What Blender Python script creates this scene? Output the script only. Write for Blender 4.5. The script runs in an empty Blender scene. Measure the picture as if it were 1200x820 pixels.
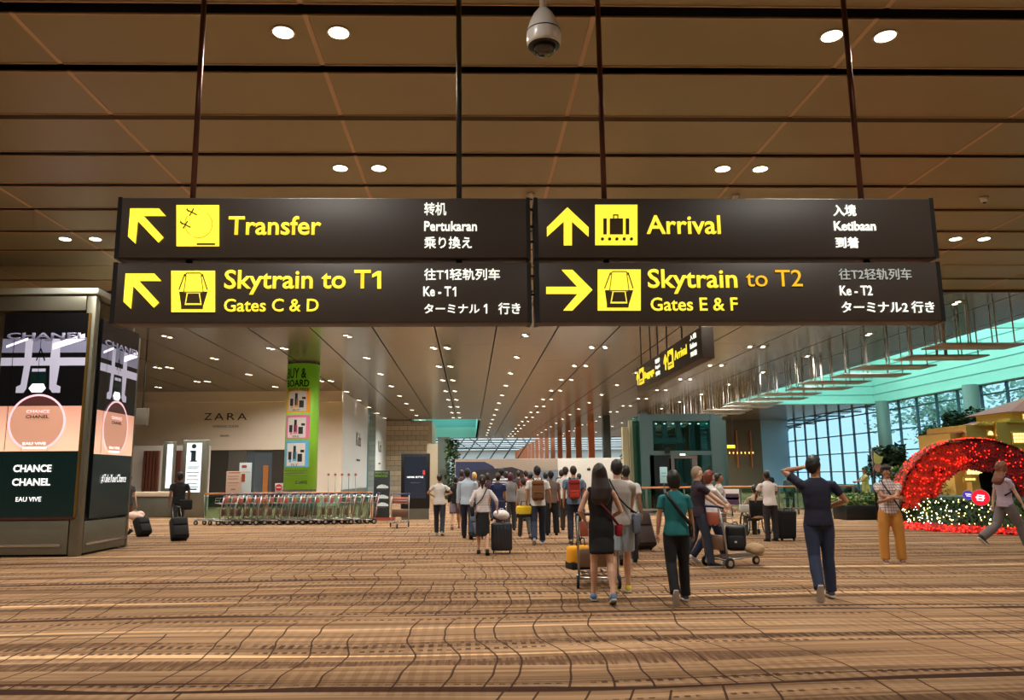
import bpy, bmesh, math, random
from mathutils import Vector, Matrix, Euler, noise
random.seed(7)
PI=math.pi
sc=bpy.context.scene
COL=sc.collection
# ---------------- camera ----------------
F=902.0; CX=573.0; CY=410.0; HC=1.55
dY=Vector((551-CX,-(559-CY),-F)).normalized()
dZ=Vector((-43,5468,-F)); dZ=(dZ-dZ.dot(dY)*dY).normalized()
dX=dY.cross(dZ)
R=Matrix((dX,dY,dZ))            # camera -> world
cam=bpy.data.cameras.new('camera'); camo=bpy.data.objects.new('camera',cam); COL.objects.link(camo)
cam.sensor_width=36; cam.sensor_fit='HORIZONTAL'; cam.lens=F*36/1200; cam.shift_x=(600-CX)/1200
cam.clip_start=0.1; cam.clip_end=1000
camo.matrix_world=Matrix.Translation((0,0,HC))@R.to_4x4()
sc.camera=camo
def ray(px,py): return (R@Vector((px-CX,-(py-CY),-F)))
def at(px,py,Y):
    d=ray(px,py); return d*(Y/d.y)+Vector((0,0,HC))
def atX(px,py,X):
    d=ray(px,py); return d*(X/d.x)+Vector((0,0,HC))
def gr(px,py,z=0.0):
    d=ray(px,py); return d*((z-HC)/d.z)+Vector((0,0,HC))
# ---------------- world, light, exposure ----------------
def lin(c):
    return tuple(((v/255)/12.92 if v/255<=.04045 else ((v/255+.055)/1.055)**2.4) for v in c)
wd=bpy.data.worlds.new('sky'); sc.world=wd; wd.use_nodes=True
bg=wd.node_tree.nodes['Background']; bg.inputs[0].default_value=(.8,.94,1,1); bg.inputs[1].default_value=1.8
sc.view_settings.view_transform='Standard'; sc.view_settings.look='None'; sc.view_settings.gamma=1; sc.view_settings.exposure=0.0
try: sc.view_settings.use_curve_mapping=False
except Exception: pass
sc.cycles.max_bounces=8; sc.cycles.transparent_max_bounces=12
try: sc.cycles.use_light_tree=True
except Exception: pass
H=6.5
def spot(x,y,z,power,col=(1,.94,.84),ang=150,blend=1,rad=.09):
    l=bpy.data.lights.new('downlight_and_fill_beam','SPOT'); l.energy=power; l.color=col; l.spot_size=math.radians(ang); l.spot_blend=blend; l.shadow_soft_size=rad
    o=bpy.data.objects.new('downlight_and_fill_beam',l); o.location=(x,y,z); COL.objects.link(o); return o
def area(loc,rot,sx,sy,power,col):
    l=bpy.data.lights.new('daylight','AREA'); l.shape='RECTANGLE'; l.size=sx; l.size_y=sy; l.energy=power; l.color=col
    o=bpy.data.objects.new('daylight',l); o.location=loc; o.rotation_euler=rot; COL.objects.link(o); return o
NEARP=380; FARP=1050
for cx in (-14.35,-8.08,-1.77,4.46,10.7,16.9):
    for cy in (.4,4.2,8.0,11.8,15.6,19.4):
        for s in (-.31,.31): spot(cx+s,cy,H-.04,NEARP*(.55 if cx>10 else 1))
for cx in (-13.7,-7.4,-1.14,5.0,11.2):
    for k in range(0,8): spot(cx,24.35+5.05*k,H-.05,FARP,(1,.96,.88))
for cx in (-10.6,-4.3,1.97,8.1,14.3):
    for k in range(0,7): spot(cx,26.8+5.05*k,H-.05,FARP*.6,(1,.96,.88))
for sx,sy,sp_ in ((3,62,2500),(7,70,3000),(3,80,3000),(8,88,3000),(-4.2,62,2200),(13,40,1100),(13,48,1600),(18.5,58,2600),(24,60,2600),(21,65,2200)): spot(sx,sy,H-.05,sp_,(1,.95,.86))  # fill spots without fixtures, added to brighten the far end and lift surroundings
# daylight falling through the two roof lights
area((23.3,38,11.6),(0,0,0),9,30,3200,(.62,1,.95))
area((-2.2,83,10.6),(0,0,0),5,24,1300,(.6,1,.95))
area((0,150,13.5),(0,0,0),90,90,60000,(.8,.95,1))
# ---------------- materials ----------------
def mat(name,c,rough=.6,metal=0,em=0,emc=None,bump=0,bscale=80,var=0,vscale=6,spec=None,coat=0,alpha=None):
    m=bpy.data.materials.new(name); m.use_nodes=True; nt=m.node_tree; b=nt.nodes['Principled BSDF']
    L=lin(c); b.inputs['Base Color'].default_value=(*L,1); b.inputs['Roughness'].default_value=rough; b.inputs['Metallic'].default_value=metal
    if spec is not None: b.inputs['Specular IOR Level'].default_value=spec
    if coat: b.inputs['Coat Weight'].default_value=coat; b.inputs['Coat Roughness'].default_value=.1
    if em: b.inputs['Emission Color'].default_value=(*lin(emc or c),1); b.inputs['Emission Strength'].default_value=em
    if var or bump:
        tc=nt.nodes.new('ShaderNodeTexCoord')
    if var:
        n=nt.nodes.new('ShaderNodeTexNoise'); n.inputs['Scale'].default_value=vscale; n.inputs['Detail'].default_value=4
        nt.links.new(tc.outputs['Object'],n.inputs['Vector'])
        mx=nt.nodes.new('ShaderNodeMixRGB'); mx.inputs[1].default_value=(*[v*(1-var) for v in L],1); mx.inputs[2].default_value=(*[min(1,v*(1+var)) for v in L],1)
        nt.links.new(n.outputs['Fac'],mx.inputs[0]); nt.links.new(mx.outputs[0],b.inputs['Base Color'])
    if bump:
        n=nt.nodes.new('ShaderNodeTexNoise'); n.inputs['Scale'].default_value=bscale; n.inputs['Detail'].default_value=3
        nt.links.new(tc.outputs['Object'],n.inputs['Vector'])
        bp=nt.nodes.new('ShaderNodeBump'); bp.inputs['Strength'].default_value=bump; bp.inputs['Distance'].default_value=.01
        nt.links.new(n.outputs['Fac'],bp.inputs['Height']); nt.links.new(bp.outputs[0],b.inputs['Normal'])
    return m
def glass(name,c,refl=.12,rough=.02):
    m=bpy.data.materials.new(name); m.use_nodes=True; nt=m.node_tree; nt.nodes.remove(nt.nodes['Principled BSDF'])
    t=nt.nodes.new('ShaderNodeBsdfTransparent'); t.inputs[0].default_value=(*lin(c),1)
    g=nt.nodes.new('ShaderNodeBsdfGlossy'); g.inputs['Roughness'].default_value=rough
    f=nt.nodes.new('ShaderNodeLayerWeight'); pw=nt.nodes.new('ShaderNodeMath'); pw.operation='POWER'; pw.inputs[1].default_value=4
    nt.links.new(f.outputs['Facing'],pw.inputs[0])
    mm=nt.nodes.new('ShaderNodeMath'); mm.operation='MULTIPLY_ADD'; mm.inputs[1].default_value=.35; mm.inputs[2].default_value=refl
    nt.links.new(pw.outputs[0],mm.inputs[0])
    mx=nt.nodes.new('ShaderNodeMixShader'); nt.links.new(mm.outputs[0],mx.inputs[0]); nt.links.new(t.outputs[0],mx.inputs[1]); nt.links.new(g.outputs[0],mx.inputs[2])
    nt.links.new(mx.outputs[0],nt.nodes['Material Output'].inputs[0]); return m
class NG:
    def __init__(s,m): s.nt=m.node_tree
    def n(s,t): return s.nt.nodes.new(t)
    def put(s,sock,v):
        if isinstance(v,(int,float)): sock.default_value=v
        else: s.nt.links.new(v,sock)
    def m(s,op,a,b=0,c=0,clamp=False):
        n=s.n('ShaderNodeMath'); n.operation=op; n.use_clamp=clamp
        s.put(n.inputs[0],a); s.put(n.inputs[1],b); s.put(n.inputs[2],c); return n.outputs[0]
    def mr(s,v,a,b,c=0,d=1):
        n=s.n('ShaderNodeMapRange'); s.put(n.inputs[0],v)
        for i,x in enumerate((a,b,c,d)): n.inputs[i+1].default_value=x
        return n.outputs[0]
    def vec(s,x,y,z=0):
        n=s.n('ShaderNodeCombineXYZ'); s.put(n.inputs[0],x); s.put(n.inputs[1],y); s.put(n.inputs[2],z); return n.outputs[0]
    def noise(s,v,scale=1,detail=2,rough=.5):
        n=s.n('ShaderNodeTexNoise'); s.nt.links.new(v,n.inputs['Vector']); n.inputs['Scale'].default_value=scale; n.inputs['Detail'].default_value=detail; n.inputs['Roughness'].default_value=rough; return n.outputs['Fac']
    def mix(s,f,a,b):
        n=s.n('ShaderNodeMixRGB'); s.put(n.inputs[0],f)
        for i,c in ((1,a),(2,b)):
            if isinstance(c,tuple): n.inputs[i].default_value=(*lin(c),1)
            else: s.nt.links.new(c,n.inputs[i])
        return n.outputs[0]
def carpet_mat():
    m=mat('carpet',(150,112,75),.95,spec=.1); g=NG(m); b=m.node_tree.nodes['Principled BSDF']
    tc=g.n('ShaderNodeTexCoord'); sp=g.n('ShaderNodeSeparateXYZ'); m.node_tree.links.new(tc.outputs['Object'],sp.inputs[0]); x,y=sp.outputs[0],sp.outputs[1]
    # gentle tilt/waviness of the rows
    wob=g.m('MULTIPLY',g.m('SUBTRACT',g.noise(g.vec(g.m('MULTIPLY',x,.16),g.m('MULTIPLY',y,.25)),1,1),.5),.9)
    yb=g.m('ADD',g.m('ADD',y,wob),g.m('MULTIPLY',x,-.02))
    q=g.m('ADD',g.m('MULTIPLY',yb,.325),.037)
    seg=g.m('FLOOR',q); ph=g.m('MULTIPLY',g.m('FRACT',q),3.08)     # metres beyond the last cross bar
    base=g.noise(g.vec(g.m('MULTIPLY',x,.25),g.m('MULTIPLY',yb,9.0)),1,5,.6)
    c=g.mix(g.mr(base,.36,.66),(100,77,56),(190,153,117))
    coarse=g.noise(g.vec(g.m('MULTIPLY',x,.12),g.m('MULTIPLY',yb,1.6),4),1,2)
    c=g.mix(g.mr(coarse,.4,.62,0,.45),c,(112,80,54))
    def band(pos,half,soft,xf,seed,lo,hi):
        """tapering band at distance pos beyond the bar"""
        n=g.noise(g.vec(g.m('MULTIPLY',x,xf),g.m('MULTIPLY',seg,1.37),seed),1,1); w=g.mr(n,lo,hi,0,half)
        drift=g.m('MULTIPLY',g.m('SUBTRACT',g.noise(g.vec(g.m('MULTIPLY',x,xf*.8),seed,g.m('MULTIPLY',seg,2.1)),1,1),.5),.35)
        d=g.m('ABSOLUTE',g.m('SUBTRACT',g.m('ADD',ph,drift),pos)); t=g.m('SUBTRACT',w,d)
        return g.mr(t,0,soft)
    hat=g.mr(g.noise(g.vec(g.m('MULTIPLY',x,30),g.m('MULTIPLY',yb,3)),1,1),.4,.6,.55,1)
    for pos,hf,sd in ((.9,.24,1.3),(2.62,.15,4.7),(1.75,.12,8.8)):
        c=g.mix(g.m('MULTIPLY',band(pos,hf,.03,.16,sd,.38,.62),hat),c,(84,60,42))
    c=g.mix(band(1.2,.075,.015,.13,11.2,.35,.6),c,(218,176,132))
    c=g.mix(band(2.35,.05,.015,.13,17.9,.42,.6),c,(212,170,128))
    # woven cross stripes
    fx=g.m('FRACT',g.m('MULTIPLY',x,9.0)); w1=g.m('GREATER_THAN',fx,.5)
    wm=g.noise(g.vec(g.m('MULTIPLY',x,.5),g.m('MULTIPLY',yb,2.0),5),1,2)
    c=g.mix(g.m('MULTIPLY',w1,g.mr(wm,.42,.6,0,.34)),c,(100,72,50))
    fy=g.m('FRACT',g.m('MULTIPLY',yb,26.0)); c=g.mix(g.m('MULTIPLY',g.m('GREATER_THAN',fy,.6),.18),c,(84,60,42))
    # rows of dark dashes
    dsh=g.m('MULTIPLY',g.m('GREATER_THAN',g.m('FRACT',g.m('MULTIPLY',x,11.5)),.46),g.mr(g.noise(g.vec(g.m('MULTIPLY',x,3.1),g.m('FLOOR',g.m('MULTIPLY',yb,9)),seg),1,1),.42,.5))
    for pos,hf,sd in ((1.62,.09,21.),(.2,.05,27.),(1.42,.04,31.),(2.86,.05,37.)):
        c=g.mix(g.m('MULTIPLY',g.m('MULTIPLY',band(pos,hf,.01,.25,sd,.3,.5),dsh),.85),c,(58,38,28))
    # kinked dark lines running away from the camera, broken by the cross bands
    kink=g.noise(g.vec(g.m('MULTIPLY',x,.22),g.m('MULTIPLY',y,.6),g.m('MULTIPLY',seg,3.3)),1,2,.35)
    u=g.m('ADD',g.m('MULTIPLY',x,3.1),g.m('MULTIPLY',kink,2.3))
    fr=g.m('FRACT',u); idn=g.m('FLOOR',u)
    rn=g.n('ShaderNodeTexWhiteNoise'); rn.noise_dimensions='2D'; m.node_tree.links.new(g.vec(idn,seg),rn.inputs['Vector']); rv=rn.outputs['Value']
    sp2=g.m('FRACT',g.m('MULTIPLY',rv,7.3)); cen=g.m('ADD',.25,g.m('MULTIPLY',sp2,.5))
    ln=g.m('LESS_THAN',g.m('ABSOLUTE',g.m('SUBTRACT',fr,cen)),.028)
    ext_=g.m('LESS_THAN',ph,g.m('ADD',1.6,g.m('MULTIPLY',g.m('FRACT',g.m('MULTIPLY',rv,13.7)),3.0)))
    pick=g.m('MULTIPLY',g.m('GREATER_THAN',rv,.22),ext_)
    c=g.mix(g.m('MULTIPLY',g.m('MULTIPLY',ln,pick),.9),c,(50,30,22))
    # strong tapering cross bars
    ww=g.mr(g.noise(g.vec(g.m('MULTIPLY',x,.26),g.m('MULTIPLY',seg,1.9),7),1,1),.3,.52,0,.14)
    c=g.mix(g.m('MULTIPLY',g.m('LESS_THAN',ph,ww),.95),c,(54,31,23))
    ww2=g.mr(g.noise(g.vec(g.m('MULTIPLY',x,.3),g.m('MULTIPLY',seg,2.9),3),1,1),.4,.6,0,.035)
    c=g.mix(g.m('MULTIPLY',g.m('LESS_THAN',g.m('ABSOLUTE',g.m('SUBTRACT',ph,.26)),ww2),.9),c,(60,36,27))
    m.node_tree.links.new(c,b.inputs['Base Color'])
    bp=g.n('ShaderNodeBump'); bp.inputs['Strength'].default_value=.35; bp.inputs['Distance'].default_value=.01
    m.node_tree.links.new(g.noise(tc.outputs['Object'],90,2),bp.inputs['Height']); m.node_tree.links.new(bp.outputs[0],b.inputs['Normal'])
    return m
# ---------------- mesh helpers ----------------
class MB:
    def __init__(s): s.v=[]; s.f=[]; s.mi=[]; s.sm=[]
    def add(s,vs,fs,mi=0,smooth=False):
        o=len(s.v); s.v+=[Vector(p) for p in vs]
        for f in fs: s.f.append(tuple(i+o for i in f)); s.mi.append(mi); s.sm.append(smooth)
        return s
    def box(s,x0,x1,y0,y1,z0,z1,mi=0,M=None):
        vs=[Vector((x,y,z)) for z in (z0,z1) for y in (y0,y1) for x in (x0,x1)]
        if M: vs=[M@v for v in vs]
        return s.add(vs,[(0,2,3,1),(4,5,7,6),(0,1,5,4),(2,6,7,3),(0,4,6,2),(1,3,7,5)],mi)
    def bev(s,x0,x1,y0,y1,z0,z1,b,mi=0,M=None,seg=2):
        bm=bmesh.new(); bmesh.ops.create_cube(bm,size=1)
        for v in bm.verts: v.co=Vector(((x0+x1)/2+v.co.x*(x1-x0),(y0+y1)/2+v.co.y*(y1-y0),(z0+z1)/2+v.co.z*(z1-z0)))
        bmesh.ops.bevel(bm,geom=bm.edges[:],offset=b,segments=seg,profile=.5,affect='EDGES')
        bm.verts.ensure_lookup_table(); bm.verts.index_update()
        vs=[(M@v.co if M else v.co.copy()) for v in bm.verts]; fs=[tuple(v.index for v in f.verts) for f in bm.faces]; bm.free()
        return s.add(vs,fs,mi,True)
    def tube(s,pts,r,n=8,mi=0,cap=True,smooth=True):
        pts=[Vector(p) for p in pts]; rs=r if isinstance(r,(list,tuple)) else [r]*len(pts)
        o=len(s.v); prev=None
        for i,p in enumerate(pts):
            t=((pts[min(i+1,len(pts)-1)]-pts[max(i-1,0)])).normalized()
            if prev is None:
                a=Vector((0,0,1)) if abs(t.z)<.9 else Vector((1,0,0)); u=t.cross(a).normalized()
            else: u=(prev-t*prev.dot(t)).normalized()
            prev=u; w=t.cross(u)
            for k in range(n):
                a=2*PI*k/n; s.v.append(p+(u*math.cos(a)+w*math.sin(a))*rs[i])
        for i in range(len(pts)-1):
            for k in range(n):
                a=o+i*n+k; b=o+i*n+(k+1)%n; s.f.append((a,b,b+n,a+n)); s.mi.append(mi); s.sm.append(smooth)
        if cap:
            s.f.append(tuple(o+k for k in reversed(range(n)))); s.mi.append(mi); s.sm.append(False)
            s.f.append(tuple(o+(len(pts)-1)*n+k for k in range(n))); s.mi.append(mi); s.sm.append(False)
        return s
    def loft(s,secs,n=14,mi=0,smooth=True):
        """secs: (centre, axis u scaled, axis v scaled)"""
        o=len(s.v)
        for c,u,w in secs:
            for k in range(n):
                a=2*PI*k/n; s.v.append(Vector(c)+Vector(u)*math.cos(a)+Vector(w)*math.sin(a))
        m=len(secs)
        for i in range(m-1):
            for k in range(n):
                a=o+i*n+k; b=o+i*n+(k+1)%n; s.f.append((a,b,b+n,a+n)); s.mi.append(mi); s.sm.append(smooth)
        s.f.append(tuple(o+k for k in reversed(range(n)))); s.mi.append(mi); s.sm.append(smooth)
        s.f.append(tuple(o+(m-1)*n+k for k in range(n))); s.mi.append(mi); s.sm.append(smooth)
        return s
    def ell(s,c,rx,ry,rz,M=None,nu=14,nv=9,mi=0,fn=None):
        o=len(s.v); c=Vector(c); M=M or Matrix.Identity(3)
        dirs=[Vector((0,0,-1))]
        for j in range(1,nv):
            t=-PI/2+PI*j/nv
            for k in range(nu): a=2*PI*k/nu; dirs.append(Vector((math.cos(t)*math.cos(a),math.cos(t)*math.sin(a),math.sin(t))))
        dirs.append(Vector((0,0,1)))
        for d in dirs:
            q=fn(d) if fn else 1
            s.v.append(c+M@Vector((d.x*rx*q,d.y*ry*q,d.z*rz*q)))
        def F_(f): s.f.append(f); s.mi.append(mi); s.sm.append(True)
        for k in range(nu): F_((o,o+1+(k+1)%nu,o+1+k))
        for j in range(nv-2):
            for k in range(nu):
                a=o+1+j*nu+k; b=o+1+j*nu+(k+1)%nu; F_((a,b,b+nu,a+nu))
        l=o+1+(nv-2)*nu; t=len(s.v)-1
        for k in range(nu): F_((l+k,l+(k+1)%nu,t))
        return s
    def lathe(s,c,prof,n=20,mi=0,smooth=True):
        c=Vector(c); o=len(s.v)
        for r,z in prof:
            for k in range(n): a=2*PI*k/n; s.v.append(c+Vector((r*math.cos(a),r*math.sin(a),z)))
        for i in range(len(prof)-1):
            for k in range(n):
                a=o+i*n+k; b=o+i*n+(k+1)%n; s.f.append((a,b,b+n,a+n)); s.mi.append(mi); s.sm.append(smooth)
        s.f.append(tuple(o+k for k in reversed(range(n)))); s.mi.append(mi); s.sm.append(False)
        s.f.append(tuple(o+(len(prof)-1)*n+k for k in range(n))); s.mi.append(mi); s.sm.append(False)
        return s
    def prism(s,pts,d,mi=0):
        """polygon pts (3D, planar) pushed by vector d"""
        n=len(pts); pts=[Vector(p) for p in pts]; d=Vector(d)
        return s.add(pts+[p+d for p in pts],[tuple(range(n)),tuple(reversed(range(n,2*n)))]+[(i,i+n,(i+1)%n+n,(i+1)%n) for i in range(n)],mi)
    def build(s,name,mats,parent=None,loc=None,rot=None,org=None):
        me=bpy.data.meshes.new(name)
        vs=s.v if org is None else [v-Vector(org) for v in s.v]
        me.from_pydata([tuple(v) for v in vs],[],s.f); 
        if not isinstance(mats,(list,tuple)): mats=[mats]
        for m in mats: me.materials.append(m)
        me.polygons.foreach_set('material_index',s.mi); me.polygons.foreach_set('use_smooth',s.sm); me.update()
        o=bpy.data.objects.new(name,me); COL.objects.link(o)
        if parent is not None: o.parent=parent
        if org is not None: o.location=org
        if loc is not None: o.location=loc
        if rot is not None: o.rotation_euler=rot
        return o
def tag(o,label=None,cat=None,group=None,kind=None):
    if label: o['label']=label
    if cat: o['category']=cat
    if group: o['group']=group
    if kind: o['kind']=kind
    return o
def thing(name,label,cat,loc=(0,0,0),rz=0,group=None):
    o=bpy.data.objects.new(name,None); COL.objects.link(o); o.location=loc; o.rotation_euler=(0,0,rz); o.empty_display_size=.2
    return tag(o,label,cat,group)
ORD='first second third fourth fifth sixth seventh eighth ninth tenth eleventh twelfth thirteenth fourteenth fifteenth sixteenth seventeenth eighteenth nineteenth twentieth'.split()
def S(o,label=None,cat=None):
    o['kind']='structure'
    if label: o['label']=label
    if cat: o['category']=cat
    return o
def dup(root,loc,rz,label=None,group=None):
    r=root.copy(); COL.objects.link(r); r.location=loc; r.rotation_euler=(0,0,rz)
    if label: r['label']=label
    if group: r['group']=group
    for ch in root.children:
        c=ch.copy(); COL.objects.link(c); c.parent=r
        for g in ch.children:
            d=g.copy(); COL.objects.link(d); d.parent=c
    return r
TMP=bpy.data.scenes.new('workshop')
def evaluated(o):
    TMP.collection.objects.link(o); vl=TMP.view_layers[0]; vl.update(); dg=vl.depsgraph; dg.update()
    return bpy.data.meshes.new_from_object(o.evaluated_get(dg))
def text(s,m,parent,o,ux,uz,width=None,height=None,off=.0,name='lettering',ext=.004,align='L',shear=0,sx=None):
    """s written with its lower left at point o, along unit vector ux, up uz; fitted to width and height (metres)"""
    c=bpy.data.curves.new('txt','FONT'); c.body=s; c.offset=off; c.resolution_u=3; c.shear=shear
    t=bpy.data.objects.new('txt',c); me=evaluated(t)
    bpy.data.objects.remove(t); bpy.data.curves.remove(c)
    if not len(me.vertices): return None
    xs=[v.co.x for v in me.vertices]; ys=[v.co.y for v in me.vertices]
    x0,x1,y0,y1=min(xs),max(xs),min(ys),max(ys)
    k=(height/(y1-y0)) if height else width/(x1-x0)
    kx=(width/(x1-x0)) if width else k
    ux=Vector(ux).normalized(); uz=Vector(uz).normalized(); nn=ux.cross(uz); o=Vector(o)
    for v in me.vertices: v.co=ux*((v.co.x-x0)*kx)+uz*((v.co.y-y0)*k)
    bm=bmesh.new(); bm.from_mesh(me)
    r=bmesh.ops.extrude_face_region(bm,geom=bm.faces[:])
    for e in r['geom']:
        if isinstance(e,bmesh.types.BMVert): e.co+=nn*ext
    bm.to_mesh(me); bm.free(); me.name=name
    me.materials.clear(); me.materials.append(m)
    ob=bpy.data.objects.new(name,me); COL.objects.link(ob)
    if parent is not None: ob.parent=parent
    ob.location=o-(wl(parent) if parent is not None else Vector((0,0,0)))
    return ob
WL={}
def wl(o):
    v=Vector((0,0,0))
    while o is not None: v+=Vector(o.location); o=o.parent
    return v
def P(mb,name,mats,parent=None,own=True):
    """part in world coordinates; origin at its own centre so that its local space is sane"""
    base=wl(parent) if parent is not None else Vector((0,0,0))
    c=sum(mb.v,Vector((0,0,0)))/len(mb.v)
    mb.v=[v-c for v in mb.v]
    o=mb.build(name,mats,parent); o.location=c-base; return o
def bx(x0,x1,y0,y1,z0,z1,mi=0): return MB().box(x0,x1,y0,y1,z0,z1,mi)
# ---------------- shared materials ----------------
M={}
M['steel']=mat('brushed_steel',(120,122,112),.42,.75,bump=.05,bscale=200,var=.12,vscale=3)
M['steel_dark']=mat('dark_steel',(70,72,70),.4,.6)
M['chrome']=mat('chrome',(190,190,190),.25,.9)
M['black']=mat('black_metal',(14,13,13),.5,.2)
M['blackp']=mat('black_plastic',(18,18,19),.45)
M['rubber']=mat('rubber',(16,16,16),.8)
M['white']=mat('white_paint',(205,200,192),.6,var=.04)
M['wallw']=mat('shop_hoarding_white',(226,212,196),.7,var=.05,vscale=1)
M['brownrod']=mat('copper_brown_rod',(100,62,50),.35,.6)
M['darkwall']=mat('dark_stone_wall',(84,80,74),.6,var=.15,vscale=1.2)
M['sign']=mat('sign_face_dark_brown',(64,55,49),.45,bump=.02)
M['yel']=mat('backlit_yellow',(255,230,60),.5,em=1.0,emc=(255,232,62))
M['yel2']=mat('backlit_amber',(240,190,30),.5,em=.75,emc=(240,185,30))
M['wht']=mat('backlit_white',(245,245,235),.5,em=.95,emc=(245,248,236))
M['wht2']=mat('backlit_grey',(180,185,180),.5,em=.4,emc=(190,196,190))
M['signbrown']=mat('sign_cutout_brown',(70,52,10),.6)
M['lamp']=mat('lamp_disc',(255,240,210),.5,em=9,emc=(255,236,200))
M['lampfar']=mat('lamp_disc_cool',(255,245,225),.5,em=6,emc=(255,240,214))
M['teal']=mat('roof_light_lining',(160,212,200),.55,var=.03)
M['tealdark']=mat('roof_light_joint',(96,150,148),.6)
M['mull']=mat('window_mullion',(70,98,104),.5,.3)
M['wood']=mat('handrail_wood',(176,112,62),.4,var=.2)
M['brownroom']=mat('olive_wall',(104,92,66),.6,var=.1,vscale=.5)
M['greypost']=mat('grey_column',(98,110,104),.5,var=.05)
M['gl_win']=glass('window_glass',(206,228,236),.02)
M['gl_bal']=glass('balustrade_glass',(196,226,214),.05)
M['gl_lift']=glass('lift_glass',(168,208,208),.08)
# near ceiling: brown metal with satin sheen
M['ceil']=mat('ceiling_panel_brown',(156,145,110),.38,.35,bump=.03,bscale=300,var=.05,vscale=.8)
M['ceilstrip']=mat('ceiling_joint_strip',(205,176,140),.5,0)
M['ceilrail']=mat('ceiling_cross_rail',(104,84,58),.45,.5)
M['ceilf']=mat('ceiling_panel_grey',(150,147,138),.22,.5,var=.06,vscale=.7)
def ribs(m):
    g=NG(m); b=m.node_tree.nodes['Principled BSDF']; tc=g.n('ShaderNodeTexCoord'); sp=g.n('ShaderNodeSeparateXYZ'); m.node_tree.links.new(tc.outputs['Object'],sp.inputs[0])
    f=g.m('FRACT',g.m('MULTIPLY',sp.outputs[1],2.4)); ln=g.m('LESS_THAN',f,.13)
    src=b.inputs['Base Color'].links[0].from_socket
    c=g.mix(g.m('MULTIPLY',ln,.55),src,(62,54,44)); m.node_tree.links.new(c,b.inputs['Base Color'])
    bp=g.n('ShaderNodeBump'); bp.inputs['Distance'].default_value=.02; bp.inputs['Strength'].default_value=.5; bp.invert=True
    m.node_tree.links.new(ln,bp.inputs['Height']); m.node_tree.links.new(bp.outputs[0],b.inputs['Normal'])
ribs(M['ceilf'])
# ---------------- floor ----------------
CARPET=carpet_mat()
fl=MB().add([(-60,-14,0),(60,-14,0),(60,200,0),(-60,200,0)],[(0,1,2,3)]).build('floor',CARPET); S(fl)
# ---------------- ceiling ----------------
ce=MB()
# void cut-outs: right roof light X 17.9..28.7, Y 24..54 ; left roof light X -5..0.7, Y 69..98
def slab(x0,x1,y0,y1,z=H+.3,t=.25): ce.box(x0,x1,y0,y1,z,z+t)
slab(-40,17.7,-14,68.7); slab(17.7,29.5,-14,20.9); slab(29.0,29.5,20.9,54.3); slab(17.7,29.5,54.3,68.7)
slab(-40,-5.3,68.7,98); slab(1.0,29.5,68.7,98)
ceil=ce.build('ceiling',M['black']); S(ceil)
Y0=2.42+.03; PIT=1.27; rows=[]
edges=[7.57-PIT*k for k in range(9,0,-1)]+[7.57,8.79,10.08,11.32,12.6,13.8,15.1,16.4,17.7,18.97,20.2]
gapw={7.57:.2,8.79:.18,10.08:.0,17.7:.03}
seams=[-1.77+3.135*k for k in range(-7,8)]
pm={}
cnt=0
for i in range(len(edges)-1):
    a,b=edges[i],edges[i+1]
    ga=gapw.get(a,.14 if a>10.5 else .17); gb=gapw.get(b,.14 if b>10.5 else .17)
    a2=a+ga/2+(.06 if ga==0 else 0); b2=b-gb/2-(.06 if gb==0 else 0)
    for j in range(len(seams)-1):
        x0,x1=seams[j]+.03,seams[j+1]-.03
        if x1>28: continue
        key=(round(b2-a2,3))
        cx,cy=(x0+x1)/2,(a2+b2)/2
        if key not in pm:
            w=(x1-x0)/2; l=(b2-a2)/2
            m_=MB().box(-w,w,-l,l,0,.012); m_.box(-w,w,-l,-l+.012,-.012,0,1); m_.box(-w,w,l-.012,l,-.012,0,1)
            o=m_.build('ceiling_panel',[M['ceil'],M['ceilstrip']],ceil); pm[key]=o; o.location=(cx,cy,H)
        else:
            o=pm[key].copy(); COL.objects.link(o); o.location=(cx,cy,H)
        cnt+=1
print('near panels',cnt)
for j in range(len(seams)):
    m_=MB()
    for i in range(len(edges)-1):
        ga=gapw.get(edges[i],.12); gb=gapw.get(edges[i+1],.12)
        m_.box(seams[j]-.028,seams[j]+.028,edges[i]+ga/2,edges[i+1]-gb/2,H-.004,H+.012)
    P(m_,'joint_strip',M['ceilstrip'],ceil)
m_=MB()
for d in (-.05,-.025,0,.025,.05): m_.box(-24,30,10.08+d-.005,10.08+d+.005,H-.02,H+.03)
m_.box(-24,30,10.02,10.14,H+.01,H+.05)
P(m_,'cross_rail',M['ceilrail'],ceil)
# far ceiling panels (ribbed), 2.07 m wide bays
fseam=[-1.17+2.07*k for k in range(-12,13)]; fx1=17.95
frow=[20.3+4.2*k for k in range(0,20)]
pan=None; n=0; far=MB()
for i in range(len(frow)-1):
    for j in range(len(fseam)-1):
        x0,x1=fseam[j]+.024,min(fseam[j+1]-.024,fx1); y0,y1=frow[i]+.008,frow[i+1]-.008
        if x0>=fx1: continue
        cx,cy=(x0+x1)/2,(y0+y1)/2
        if y1>69 and x1>-5 and x0<.75:
            continue
        if cy>50: far.box(x0,x1,y0,y1,H,H+.04); continue
        if abs((x1-x0)-2.022)>.01: far.box(x0,x1,y0,y1,H,H+.04); continue
        if pan is None:
            pan=MB().box(-1.011,1.011,-2.092,2.092,0,.02).build('ceiling_panel',M['ceilf'],ceil); pan.location=(cx,cy,H)
        else:
            o=pan.copy(); COL.objects.link(o); o.location=(cx,cy,H)
        n+=1
for (x0,x1,y0,y1) in ((-5.3,-5.0,69,98),(.7,.97,69,98),(17.95,28.7,20.3,21.2),(17.95,29.4,54,69)): far.box(x0,x1,y0,y1,H,H+.04)
far.box(18,29.4,69,98,H,H+.04)
o=P(far,'far_ceiling_panels',M['ceilf'],ceil); o['kind']='stuff'
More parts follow.
